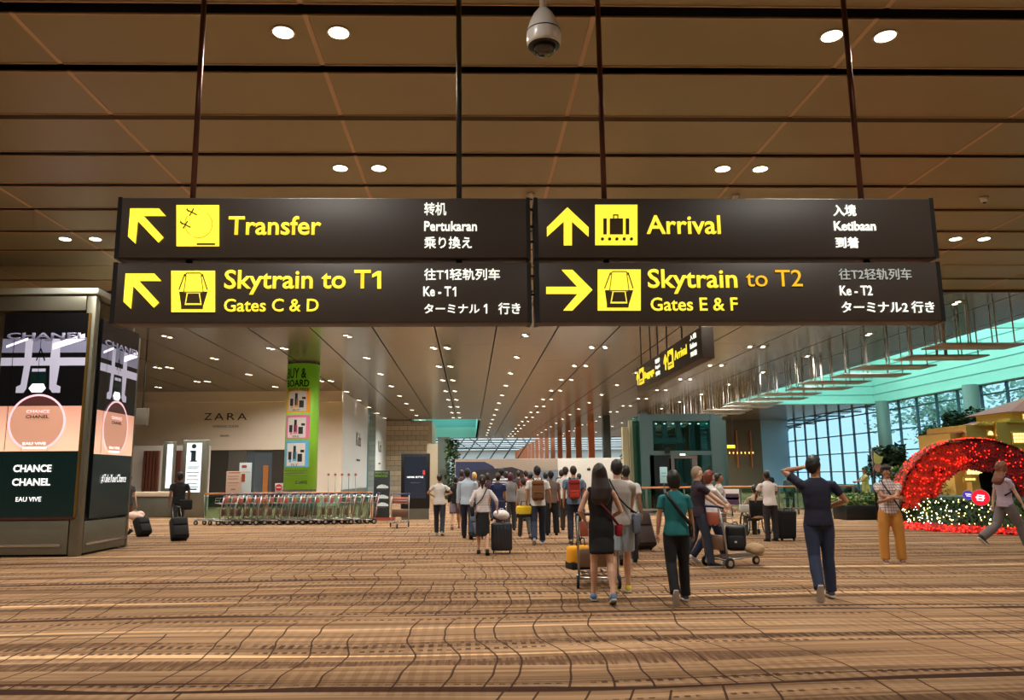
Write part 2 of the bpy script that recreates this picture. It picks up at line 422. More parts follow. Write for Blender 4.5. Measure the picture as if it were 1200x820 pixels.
print('far panels',n)
# edge profile of the near ceiling
P(bx(-24,30,20.22,20.3,H-.05,H+.1),'edge_trim',M['ceilrail'],ceil)
# roof light wells
m_=MB()
x0,x1,y0,y1=17.95,28.75,21.2,54; zt=12
m_.box(x1,x1+.2,y0,y1,H,zt); m_.box(x0-.2,x0,y0,y1,H+.55,zt); m_.box(x0,x1,y1,y1+.2,H,zt); m_.box(x0,x1,y0-.2,y0,H,zt); m_.box(x0-.2,x1+.2,y0-.2,y1+.2,zt,zt+.2)
m_.box(28.7,29.5,21.2,54,H-.02,H+.06); m_.box(17.9,29.5,53.9,54.3,H-.02,H+.06)
w1=P(m_,'ceiling',M['teal']); S(w1,'right roof light well')
for k in range(9):
    z=H+.6+.62*k; P(bx(x1-.03,x1,y0,y1,z,z+.035).box(x0,x1,y1-.03,y1,z,z+.035),'panel_joint',M['tealdark'],w1)
for k in range(6):
    y=26+5*k; P(bx(x0,x1-.6,y,y+.25,H+2.0,H+2.25),'cross_beam',M['teal'],w1)
m_=MB(); x0,x1,y0,y1=-5,.7,69,98; zt=11
m_.box(x1,x1+.2,y0,y1,H,zt); m_.box(x0-.2,x0,y0,y1,H,zt); m_.box(x0,x1,y1,y1+.2,H,zt); m_.box(x0,x1,y0-.2,y0,H+.55,zt); m_.box(x0-.2,x1+.2,y0-.2,y1+.2,zt,zt+.2)
w2=P(m_,'ceiling',M['teal']); S(w2,'left roof light well')
for k in range(6):
    P(bx(x0,x1,74+4.4*k,74.25+4.4*k,H+1.2,H+1.5),'cross_beam',M['tealdark'],w2)
# ---------------- downlights ----------------
def lamp(name,r,m1,m2):
    t=thing(name,'x','lamp')
    MB().lathe((0,0,0),[(r+.02,-.012),(r+.02,0),(r,.0),(r,-.012)][::1],24).build('trim_ring',m1,t)
    MB().lathe((0,0,0),[(.001,-.016),(r*.97,-.016),(r,-.006)],24).build('lamp_disc',m2,t)
    return t
l0=lamp('ceiling_downlight',.115,M['chrome'],M['lamp']); first=True
cxs=(-14.35,-8.08,-1.77,4.46,10.7,16.9); cys=(8.0,11.85,15.6)
seen={(-1.77,8.0,-1):'big round downlight left of the two nearest the top left sign rod',(-1.77,8.0,1):'big round downlight right of the top left pair, left of the security camera',
(4.46,8.0,-1):'big round downlight crossed by the right hand sign rod',(4.46,8.0,1):'big round downlight just right of the right hand sign rod',
(-1.77,11.85,-1):'left downlight of the pair above the Transfer board',(-1.77,11.85,1):'right downlight of the pair above the Transfer board',
(4.46,11.85,-1):'left downlight of the pair above the Arrival board',(4.46,11.85,1):'right downlight of the pair above the Arrival board',
(-8.08,15.6,-1):'left downlight of the pair above the perfume advertising kiosk',(-8.08,15.6,1):'right downlight of the pair above the perfume advertising kiosk',
(10.7,15.6,-1):'left downlight of the pair right of the Arrival board',(10.7,15.6,1):'right downlight of the pair right of the Arrival board',(-8.08,11.85,1):'downlight half cut by the left edge of the picture'}
for cx in cxs:
    for cy in cys:
        for s in (-1,1):
            lab=seen.get((cx,cy,s))
            if lab is None: continue
            loc=(cx+.31*s,cy,H)
            if first: o=l0; o.location=loc; first=False
            else: o=dup(l0,loc,0)
            o['label']=lab; o['group']='large round downlights in the brown ceiling'
# small twin downlights of the far ceiling
M['bezel']=mat('lamp_bezel',(150,140,124),.4,.5)
def twin():
    t=thing('twin_downlight','small twin downlight recessed in the grey ribbed ceiling','lamp',group='twin downlights in the grey ribbed ceiling')
    MB().bev(-.16,.16,-.3,.3,-.014,.0,.006,seg=1).build('bezel',M['bezel'],t)
    for s in (-1,1): MB().lathe((.045*s,.15*s,0),[(.075,-.02),(.075,-.012)],14).build('lamp_disc',M['lampfar'],t)
    return t
CNT={}
ROWN={-20:'double row by the left wall',-16.9:'single row at the far left',-13.7:'double row over the shop hoarding',-10.6:'single row left of the green column',-7.4:'double row over the green column',-4.3:'single row right of the green column',-1.14:'double row left of centre',1.97:'single row right of centre',5.0:'double row left of the angled sign',8.1:'single row right of the angled sign',11.2:'double row left of the louvres',14.3:'single row over the louvre panels'}
t0=None; n=0
def put(cx,cy):
    global t0,n
    if -5.2<cx<.9 and cy>68.5: return
    if cy>97 or n>=230: return
    if cx<-7.6 and cy>43.5: return
    if t0 is None: t0=twin(); t0.location=(cx,cy,H); o=t0
    else: o=dup(t0,(cx,cy,H),0)
    CNT[round(cx,1)]=CNT.get(round(cx,1),0)+1
    c0=min(ROWN,key=lambda q:abs(q-cx)); sd='' if abs(c0-cx)<.1 else ('left line, ' if cx<c0 else 'right line, ')
    o['label']=ORD[CNT[round(cx,1)]-1]+' twin downlight in the '+sd+ROWN[c0]
    n+=1
for k in range(0,15):
    for cx in (-20,-13.7,-7.4,-1.14,5.0,11.2,17.4):
        if cx>17 : 
            continue
        for s in (-.26,.26): put(cx+s,24.35+5.05*k)
    for cx in (-16.9,-10.6,-4.3,1.97,8.1,14.3): put(cx,21.75+5.05*k)
print('twins',n)
# ---------------- walls ----------------
S(P(bx(-31,-30.8,-14,45,0,H+.3),'wall_left',M['wallw']))
S(P(bx(-40,44,-14.2,-14,0,H+.3),'wall_back',M['wallw']))
S(P(bx(29.2,29.5,-14,26,0,H+.3),'wall_right',M['white']))
# right glass wall, X = 29.3
gw=S(P(bx(29.15,29.5,26,71,-.02,.35),'wall_right',M['mull']))
win=thing('window_1','tall glazed wall','window'); 
for k in ('label','category'): del win[k]
S(win); win.location=(29.3,26,0)
ymul=[26+2.15*k for k in range(22)]
n=0
pane0=None
zs=[.35,1.75,3.15,4.55,5.95,H]
for i,y in enumerate(ymul):
    if abs(y-54)<1.0: continue
    P(bx(29.2,29.36,y-.035,y+.035,.3,H+.1),'mullion',M['mull'],win)
for z in zs: P(bx(29.22,29.34,26,71,z-.04,z+.04),'transom',M['mull'],win)
for i in range(len(ymul)-1):
    for j in range(len(zs)-1):
        P(bx(29.27,29.29,ymul[i]+.05,ymul[i+1]-.05,zs[j]+.04,zs[j+1]-.04),'pane',M['gl_win'],win)
# columns standing before the glass
def col(name,x,y,r,label,m,h=H):
    c=MB().lathe((x,y,0),[(r,0),(r,h)],32); c.lathe((x,y,0),[(r+.05,0),(r+.05,.18),(r+.01,.2)],32)
    o=P(c,name,m); tag(o,label,'column'); return o
col('column',28.4,atX(1036,500,28.4).y,.42,'grey round column before the glass wall, right of the man in navy',M['greypost'])
col('column',28.4,atX(1140,480,28.4).y,.42,'pale teal round column before the glass wall, behind the indoor trees',M['greypost'])
# end wall of the glazed side, pale blue panel and olive room
S(P(bx(28.3,29.5,71,71.2,0,H).box(26.8,29.3,70.6,70.8,0,H),'wall_right',mat('pale_blue_wall',(150,190,210),.5)))
brw=S(P(bx(15.5,26.8,70.6,70.9,0,H+.1),'wall_front',M['brownroom']))
for k in range(8):
    x=16.6+1.3*k; P(bx(x,x+.12,70.4,70.6,2.2,5.6),'wall_batten',M['wood'],brw)
P(bx(17,21.2,69.9,70.5,0,3.1),'shop_counter_block',mat('dark_booth',(52,46,40),.5),brw)
M['ledwarm']=mat('string_bulb',(255,190,90),.5,em=4,emc=(255,180,80))
m_=MB()
for k in range(26): m_.ell((16.8+.36*k,70.2,3.55),.05,.05,.09,nu=6,nv=4)
o=P(m_,'string_light',M['ledwarm'])
tag(o,'row of warm bulbs hanging in the olive room beyond the lifts','light',kind='stuff')
# ---------------- far hall beyond the ceiling edge ----------------
M['farroof']=mat('far_white_roof',(200,205,205),.6,var=.08,vscale=.3)
fr=MB()
for k in range(26):
    y=98.5+3.6*k; z=12-.044*(y-98); fr.box(-40,60,y,y+2.1,z,z+.2)
o=S(P(fr,'ceiling',M['farroof']))
m_=MB()
for k in range(26):
    x=-36+3.6*k
    m_.tube([(x,100,11.8),(x+10,180,8.3)],.12,4)
for k in range(16): m_.box(-40,60,100+5.5*k,100.2+5.5*k,11.6-.24*k,11.8-.24*k)
o2=P(m_,'roof_truss',M['steel_dark'],o); o2['kind']='stuff'
S(P(bx(-40,60,190,190.3,0,12),'wall_front',mat('far_pale_wall',(205,214,216),.6)))
# leaning glazed screen at the left of the far hall
m_=MB()
for k in range(7):
    m_.tube([(-7.2+1.75*k,97.6,0),(-1.9+1.75*k,102,7.4)],.09,5)
for z in (3.6,5.2): m_.tube([(-6+ (z-2.4)*.72,100,z),(6,100.6,z)],.06,5)
tag(P(m_,'leaning_lattice',M['mull']),'leaning steel lattice of the far glazed roof beside the hanging garden','lattice')
# row of terracotta timber fins receding
M['fin']=mat('terracotta_fin',(206,126,84),.6,var=.15)
for i in range(15):
    Y=69.6+8.15*i
    o=P(bx(10.65,11.2,Y-.2,Y+.2,0,H-.01 if Y<98 else 7.6),'timber_fin',M['fin'])
    tag(o,ORD[i]+' terracotta timber fin of the receding row beyond the far hoarding','fin','row of terracotta fins in the far hall')
o=P(bx(11.0,11.6,63.6,64.2,0,H),'column',M['steel_dark']); tag(o,'dark grey square column at the near end of the terracotta fins','column')
# ---------------- overhead signs ----------------
YS=7.0
def px3(px,py,Y=YS): return at(px,py,Y)
def board(label,x0,x1,zt,zb,name='direction_sign'):
    t=thing(name,label,'sign',((x0+x1)/2,YS,zb))
    P(MB().bev(x0,x1,YS,YS+.22,zb,zt,.012),'sign_box',M['sign'],t)
    for q in (x0-.006,x1-.03): P(bx(q,q+.036,YS-.004,YS+.226,zb-.004,zt+.004),'end_cap',M['blackp'],t)
    return t
xl=at(133,342,YS).x; xm0=at(622,342,YS).x; xm1=at(628,342,YS).x; xr=at(1104,342,YS).x
xl=at(137,268,YS).x
z1,z2,z3,z4=at(600,232,YS).z,at(600,302,YS).z,at(600,307.5,YS).z,at(600,377.5,YS).z
B1=board('long dark sign board reading Transfer with two aircraft pictogram, upper left',xl,xm0,z1,z2)
B2=board('long dark sign board reading Arrival with suitcase pictogram, upper right',xm1,xr,z1,z2)
B3=board('long dark sign board reading Skytrain to T1, Gates C and D, lower left',xl,xm0,z3,z4)
B4=board('long dark sign board reading Skytrain to T2, Gates E and F, lower right',xm1,xr,z3,z4)
UX=Vector((1,0,0)); UZ=Vector((0,0,1))
def one(b,x0,x1,yb,yt,m):
    w=x1-x0; h=yb-yt
    pts=[(x1-w*.42,yt),(x1,yt),(x1,yb),(x1-w*.42,yb),(x1-w*.42,yt+h*.24),(x0,yt+h*.36),(x0,yt+h*.2)]
    P(MB().prism([at(x,y,YS-.012) for x,y in pts],(0,.01,0)),'lettering',m,b)
def wr(s,b,x0,x1,yb,yt,m,off=.012):
    p=at(x0,yb,YS-.012); q=at(x1,yb,YS-.012); r=at(x0,yt,YS-.012)
    return text(s,m,b,p,UX,UZ,width=q.x-p.x,height=abs(r.z-p.z),off=off,ext=-.01)
for s,b,x0,x1,yb,yt,m,off in (
 ('Transfer',B1,267,376,275,253,'yel',.013),('转机',B1,497,523,252,237,'wht',.01),('Pertukaran',B1,497,559,270.5,259,'wht',.02),('乘り換え',B1,497,553,291,277,'wht',.01),
 ('Skytrain to T',B3,262,434,345,316,'yel',.013),('Gates C & D',B3,262,373,365,350,'yel',.008),('往T',B3,497,520,328,314.5,'wht',.012),('轻轨列车',B3,527,586,328,314.5,'wht',.012),('Ke - T',B3,496,528.5,347,335.5,'wht',.02),('ターミナル',B3,497,562,367,356,'wht',.012),('行き',B3,584,610,368,354.5,'wht',.012),
 ('Arrival',B2,758,845,274,252,'yel',.013),('入境',B2,977,1004,253,239.5,'wht',.02),('Ketibaan',B2,978,1027,270,259,'wht',.02),('到着',B2,980,1007,290.5,277.5,'wht',.02),
 ('Skytrain',B4,760,865,344,315,'yel',.013),('to T2',B4,875,941,335.5,316,'yel2',.0),('Gates E & F',B4,763,865,364,348.5,'yel',.008),('往T2轻轨列车',B4,984,1069,327.5,314.5,'wht2',.0),('Ke - T2',B4,985,1023,346,334.5,'wht',.01),('ターミナル2 行き',B4,987,1096,366.5,353,'wht',.01)):
    wr(s,b,x0,x1,yb,yt,M[m],off)
one(B3,436,446.5,338,317.5,M['yel']); one(B3,521,525,327,316,M['wht']); one(B3,530.5,534.5,347,336,M['wht']); one(B3,567,571,367,356,M['wht'])
def poly(b,pts,m,ox,oy,k=4.615,d=.012,name='pictogram',t=.01):
    P(MB().prism([at(ox+x/k,oy+y/k,YS-d) for x,y in pts],(0,t,0)),name,m,b)
def quad(b,x0,y0,x1,y1,m,ox,oy,d=.014,name='pictogram'): poly(b,[(x0,y0),(x1,y0),(x1,y1),(x0,y1)],m,ox,oy,d=d,name=name)
def multi(b,polys,m,ox,oy,d=.02,name='pictogram',k=4.615):
    mb=MB()
    for pts in polys: mb.prism([at(ox+x/k,oy+y/k,YS-d) for x,y in pts],(0,.006,0))
    P(mb,name,m,b)
A1=[(150,88),(305,88),(342,128),(222,128),(330,245),(302,272),(190,155),(178,278),(138,240)]
def arrow(b,pts,ox,oy): poly(b,pts,M['yel'],ox,oy,name='arrow')
arrow(B1,A1,120,225); arrow(B3,[(x-25,y+352) for x,y in A1],120,225)
arrow(B2,[(207,82),(322,190),(322,240),(232,158),(232,287),(188,287),(188,158),(97,240),(97,190)],620,225)
arrow(B4,[(93,512),(262,512),(177,420),(235,420),(343,528),(235,640),(185,640),(262,550),(93,550)],620,225)
quad(B1,400,70,630,292,M['yel'],120,225); quad(B3,372,425,608,648,M['yel'],120,225)
quad(B2,358,68,586,286,M['yel'],620,225); quad(B4,372,418,604,640,M['yel'],620,225)
def lineq(a,b,w):
    a=Vector(a);b=Vector(b); d=(b-a).normalized(); n=Vector((-d.y,d.x))*w/2; return [tuple(a+n),tuple(b+n),tuple(b-n),tuple(a-n)]
def ringp(cx,cy,r,w,a0,a1,n=18): return [lineq((cx+r*math.cos(math.radians(a0+(a1-a0)*i/n)),cy+r*math.sin(math.radians(a0+(a1-a0)*i/n))),(cx+r*math.cos(math.radians(a0+(a1-a0)*(i+1.1)/n)),cy+r*math.sin(math.radians(a0+(a1-a0)*(i+1.1)/n))),w) for i in range(n)]
def plane_(cx,cy,k=1): return [lineq((cx-28*k,cy-14*k),(cx+28*k,cy+14*k),6*k),lineq((cx-12*k,cy+20*k),(cx+12*k,cy-20*k),5*k),lineq((cx-26*k,cy-22*k),(cx-18*k,cy-2*k),4*k)]
multi(B1,plane_(482,108)+plane_(448,176)+[[(510,276),(608,276),(608,285),(510,285)]],M['signbrown'],120,225)
M['yeld']=mat('pictogram_thin_line',(200,170,20),.5,em=.6,emc=(205,175,20))
multi(B1,ringp(520,172,74,4,-60,110)+ringp(520,172,74,4,130,215,8),M['yeld'],120,225,d=.019)
def train(b,dx,dy,ox,oy):
    q=lambda *p:[(x+dx,y+dy) for x,y in p]
    multi(b,[q((415,540),(455,545),(443,612),(425,612)),q((567,540),(527,545),(540,612),(556,612)) if 0 else q((527,545),(567,540),(545,612),(537,612)),q((462,548),(520,548),(529,600),(452,600)),q((425,610),(545,610),(542,632),(425,632))],M['signbrown'],ox,oy)
    L=[lineq((445+dx,442+dy),(413+dx,528+dy),5),lineq((540+dx,442+dy),(567+dx,528+dy),5),lineq((455+dx,437+dy),(530+dx,437+dy),4),lineq((455+dx,437+dy),(445+dx,455+dy),4),lineq((530+dx,437+dy),(540+dx,455+dy),4),
       lineq((452+dx,450+dy),(440+dx,540+dy),3),lineq((533+dx,450+dy),(545+dx,540+dy),3),lineq((415+dx,540+dy),(567+dx,540+dy),4)]
    multi(b,L,M['signbrown'],ox,oy,d=.021)
train(B3,0,0,120,225); train(B4,-4,-8,620,225)
multi(B2,[[(402,142),(420,142),(420,228),(402,228)],[(437,142),(508,142),(508,228),(437,228)],[(523,142),(542,142),(542,228),(523,228)],[(455,120),(483,120),(483,126),(455,126)],[(455,120),(460,120),(460,142),(455,142)],[(478,120),(483,120),(483,142),(478,142)]]
 +[[(x+9*math.cos(a*PI/4),253+9*math.sin(a*PI/4)) for a in range(8)] for x in (397,436,475,515,554)],M['signbrown'],620,225)
# hanging rods of the boards, each one a thing
for i,(px,b,lab,m) in enumerate(((226,0,'far left rod above the Transfer board','brownrod'),(538,0,'rod above the Pertukaran lettering','steel_dark'),(708,0,'rod above the suitcase pictogram','brownrod'),(1009,0,'far right rod above the Ketibaan lettering','brownrod'))):
    p=at(px,232,YS+.11)
    mb=MB().tube([(p.x,YS+.11,z1),(p.x,YS+.11,H)],.027,12)
    o=P(mb,'hanging_rod',M[m]); tag(o,'slim metal rod hanging from the ceiling, '+lab,'rod','rods carrying the four sign boards')
    P(MB().tube([(p.x,YS+.11,H-.06),(p.x,YS+.11,H)],.05,12),'ceiling_rose',M['steel_dark'],o)
    P(MB().tube([(p.x,YS+.11,z3-.005),(p.x,YS+.11,z2+.005)],.03,10),'lower_link',M['black'],o)
mb=MB()
for z in (z1-.1,z1-.27,z1-.42,z3-.12,z3-.3): mb.box(xm0-.01,xm1+.01,YS+.03,YS+.06,z-.008,z+.008)
tag(P(mb,'sign_link',M['black']),'small black connector tabs between the left and right sign boards','bracket')
# ---- angled hanging sign beyond ----
X2=3.96
ya,yb_=atX(746,445,X2).y,atX(822,402,X2).y
zt=(atX(745,431,X2).z+atX(822,383,X2).z)/2; zb=(atX(746,459,X2).z+atX(822,420,X2).z)/2
B5=thing('hanging_sign','smaller dark sign hung end on beyond the main boards, showing baggage and arrival in yellow','sign',(X2,(ya+yb_)/2,zb))
P(MB().bev(X2,X2+.22,yb_,ya,zb,zt,.012),'sign_box',M['sign'],B5)
Lh=zt-zb; UY=Vector((0,-1,0)); LL=ya-yb_
def fp(px,py=430): return (ya-atX(px,py,X2).y)/LL
def w5(s,p0,p1,h0,h1,m,off=0.0): f0,f1=fp(p0),fp(p1); return text(s,m,B5,(X2-.012,ya-LL*f0,zb+Lh*h0),UY,UZ,width=LL*(f1-f0),height=Lh*(h1-h0),off=off,ext=-.01)
w5('Baggage',755.3,766.5,.26,.62,M['yel']); w5('Arrival',791.5,806,.40,.72,M['yel'])
for s,h in (('领取行李',.68),('Bagasi',.44),('受取',.2)): w5(s,768.5,773.5,h,h+.17,M['wht'])
for s,h in (('入境',.74),('Ketibaan',.47),('到着',.2)): w5(s,810.5,818,h,h+.17,M['wht'])
def sq5(p0,p1,h0,h1,m,d): P(MB().prism([(X2-d,ya-LL*a,zb+Lh*b) for a,b in ((fp(p0),h0),(fp(p1),h0),(fp(p1),h1),(fp(p0),h1))],(.01,0,0)),'pictogram',m,B5)
for a_,b_ in ((749.3,754.3),(783.5,789.8)):
    w_=b_-a_; sq5(a_,b_,.2,.86,M['yel'],.012); sq5(a_+w_*.2,a_+w_*.8,.42,.66,M['signbrown'],.02); sq5(a_+w_*.4,a_+w_*.6,.66,.72,M['signbrown'],.02); sq5(a_+w_*.15,a_+w_*.85,.3,.34,M['signbrown'],.02)
for p0,p1 in ((745.9,748.6),(778.5,782.6)):
    g0,g1=fp(p0),fp(p1); P(MB().prism([(X2-.012,ya-LL*(g0+(g1-g0)*a),zb+Lh*b) for a,b in ((.5,.82),(1,.6),(1,.48),(.62,.62),(.62,.24),(.38,.24),(.38,.62),(0,.48),(0,.6))],(.01,0,0)),'arrow',M['yel'],B5)
for i,f in enumerate((.02,.2,.33,.48,.70,.92)):
    y=ya-LL*f; o=P(MB().tube([(X2+.11,y,zt-.01),(X2+.11,y,H)],.016,8),'hanging_rod',M['steel_dark'])
    tag(o,ORD[i]+' thin rod, from the far end, carrying the angled baggage and arrival sign','rod','rods of the angled hanging sign')
# ---- security camera ----
cp=at(637,38,5.6); cz=at(637,66,5.6).z
SC=thing('security_camera','white dome security camera hanging from a stem at the top centre','camera',(cp.x,5.6,cz))
k=(at(637,0,5.6).z-cz)/.41
prof=[(.02,.42),(.035,.41),(.07,.36),(.098,.29),(.117,.22),(.122,.16),(.119,.11),(.112,.085)]
g=.99
M['camwhite']=mat('camera_shell',(238,236,232),.3,coat=.4)
P(MB().lathe((cp.x,5.6,cz),[(r*1.13,z*g) for r,z in reversed(prof)],36),'shell',M['camwhite'],SC)
P(MB().lathe((cp.x,5.6,cz),[(.121*1.13,.203*g),(.12*1.13,.211*g)],36),'shell_seam',M['steel_dark'],SC)
P(MB().lathe((cp.x,5.6,cz),[(.1,.075*g),(.126,.085*g),(.129,.098*g),(.1,.1)],36),'bezel',M['blackp'],SC)
M['domegl']=mat('smoked_dome',(22,24,28),.05,coat=1)
P(MB().ell((cp.x,5.6,cz+.09*g),.103,.103,.09,nu=28,nv=16),'dome',M['domegl'],SC)
P(MB().tube([(cp.x,5.6-.072,cz+.055),(cp.x,5.6-.085,cz+.05)],.024,16),'lens',M['chrome'],SC)
P(MB().tube([(cp.x,5.6,cz+.4*g),(cp.x,5.6,H)],.028,14),'stem',M['camwhite'],SC)
P(MB().tube([(cp.x,5.6,H-.05),(cp.x,5.6,H)],.07,16),'ceiling_mount',M['camwhite'],SC)
# little ceiling sprinklers
for (px,py,lab) in ((1153,231,'small white ceiling sensor right of the Arrival board'),(862,229,'tiny white ceiling sensor just above the Arrival board'),(622,227,'tiny ceiling sensor above the gap between the boards')):
    d=ray(px,py); p=d*((H-HC)/d.z)+Vector((0,0,HC))
    o=thing('ceiling_sensor',lab,'sensor',(p.x,p.y,H)); MB().lathe((0,0,0),[(.03,-.1),(.06,-.08),(.07,-.03),(.08,0)],16).build('housing',M['camwhite'],o)
    MB().ell((0,0,-.1),.035,.035,.02,nu=10,nv=5).build('sensor_head',M['blackp'],o)
# ---- suspended louvre panels under the right ceiling edge ----
M['louv']=mat('louvre_panel',(176,176,172),.45,.3)
lv=None
for k in range(20):
    y=21.5+2.15*k
    if lv is None:
        lv=thing('suspended_louvre','first flat louvre panel from the near end, hung below the right ceiling edge','panel',group='row of louvre panels hung below the right ceiling edge')
        MB().bev(-1.25,1.25,-.5,.5,0,.05,.01,seg=1).build('louvre_panel',M['louv'],lv)
        for (a,b) in ((-1.1,-.35),(-.7,.4),(-.3,-.35),(.1,.35),(.5,-.3),(.85,.4),(1.15,-.1)): MB().tube([(a,b,.04),(a,b,1.35)],.02,5).build('hanger_rod',M['white'],lv)
        lv.location=(14.5,y,5.13)
    else: dup(lv,(14.5+(.35 if k%2 else 0),y,5.13),0,'%s flat louvre panel from the near end, hung below the right ceiling edge'%ORD[k])
for k in range(5):
    y=23.6+8.6*k; o=P(MB().tube([(15.0,y,5.2),(15.0,y,H)],.05,8),'hanger_tube',M['white']); tag(o,ORD[k]+' thick bright tube of the louvre row under the right ceiling edge','tube','thick hanger tubes of the louvre row')
# ---------------- advertising kiosk, left ----------------
KF=gr(90,652).y; KX=gr(90,652).x; KB=KF+2.35
KZ=at(112,345,KF).z; KL=-11.9
K=thing('advertising_kiosk','tall steel kiosk with lit perfume advertising screens on two faces','kiosk',(KX-2,KF+1,0))
M['ksteel']=mat('kiosk_steel',(120,118,104),.42,.6,var=.1,vscale=1.5)
P(MB().bev(KL+.1,KX-.12,KF+.1,KB-.1,.02,KZ-.05,.02),'body',M['ksteel'],K)
P(MB().bev(KX-.2,KX,KF,KF+.2,.0,KZ,.015),'corner_post',M['ksteel'],K)
P(MB().bev(KX-.12,KX,KB-.12,KB,.0,KZ-.55,.01),'corner_post',M['ksteel'],K)
P(MB().bev(KL,KX+.05,KF-.05,KB+.05,KZ,KZ+.14,.02),'roof_cap',mat('kiosk_cap',(176,182,172),.4,.3),K)
zb0=at(60,606,KF).z; zt0=at(60,367,KF).z
P(MB().bev(KL,KX-.22,KF,KF+.1,.04,zb0-.06,.012),'base_panel',M['ksteel'],K)
P(MB().bev(KX-.1,KX,KF+.22,KB-.14,.04,zb0-.1,.012),'base_panel',M['ksteel'],K)
P(MB().bev(KL,KX-.22,KF,KF+.1,zt0+.06,KZ-.02,.012),'top_panel',M['ksteel'],K)
P(bx(KL,KX-.35,KF-.03,KF,.2,.25),'kick_rail',M['chrome'],K)
P(bx(KX,KX+.03,KF+.3,KB-.1,.2,.25),'kick_rail',M['chrome'],K)
M['scrbk']=mat('screen_black',(12,12,14),.25,em=.25,emc=(16,15,18))
M['scrgreen']=mat('screen_dark_green',(10,28,26),.25,em=.35,emc=(14,38,36))
M['scrmach']=mat('screen_pale_metal',(150,148,165),.3,em=.75,emc=(176,172,190))
M['scrmach2']=mat('screen_pale_metal_dim',(110,110,130),.3,em=.6,emc=(120,118,140))
M['scrlight']=mat('screen_glow_white',(240,235,255),.3,em=1.3,emc=(240,235,255))
M['scrpink']=mat('screen_pink_ring',(240,190,200),.3,em=.9,emc=(250,200,214))
M['scrtext']=mat('screen_lettering',(240,240,240),.3,em=1.1,emc=(245,245,245))
M['scrjuice']=mat('screen_amber_liquid',(205,150,125),.3,em=.62,emc=(212,156,130))
def gradmat(name,c0,c1,z0,z1,em):
    m=mat(name,c0,.3); g=NG(m); b=m.node_tree.nodes['Principled BSDF']; ge=g.n('ShaderNodeNewGeometry'); sp=g.n('ShaderNodeSeparateXYZ'); m.node_tree.links.new(ge.outputs['Position'],sp.inputs[0])
    c=g.mix(g.mr(sp.outputs[2],z0,z1),c0,c1); m.node_tree.links.new(c,b.inputs['Base Color']); m.node_tree.links.new(c,b.inputs['Emission Color']); b.inputs['Emission Strength'].default_value=em; return m
sH=zt0-zb0
M['scrfloor']=gradmat('screen_wooden_stage',(235,190,160),(200,140,120),zb0+sH*.36,zb0+sH*.55,.85)
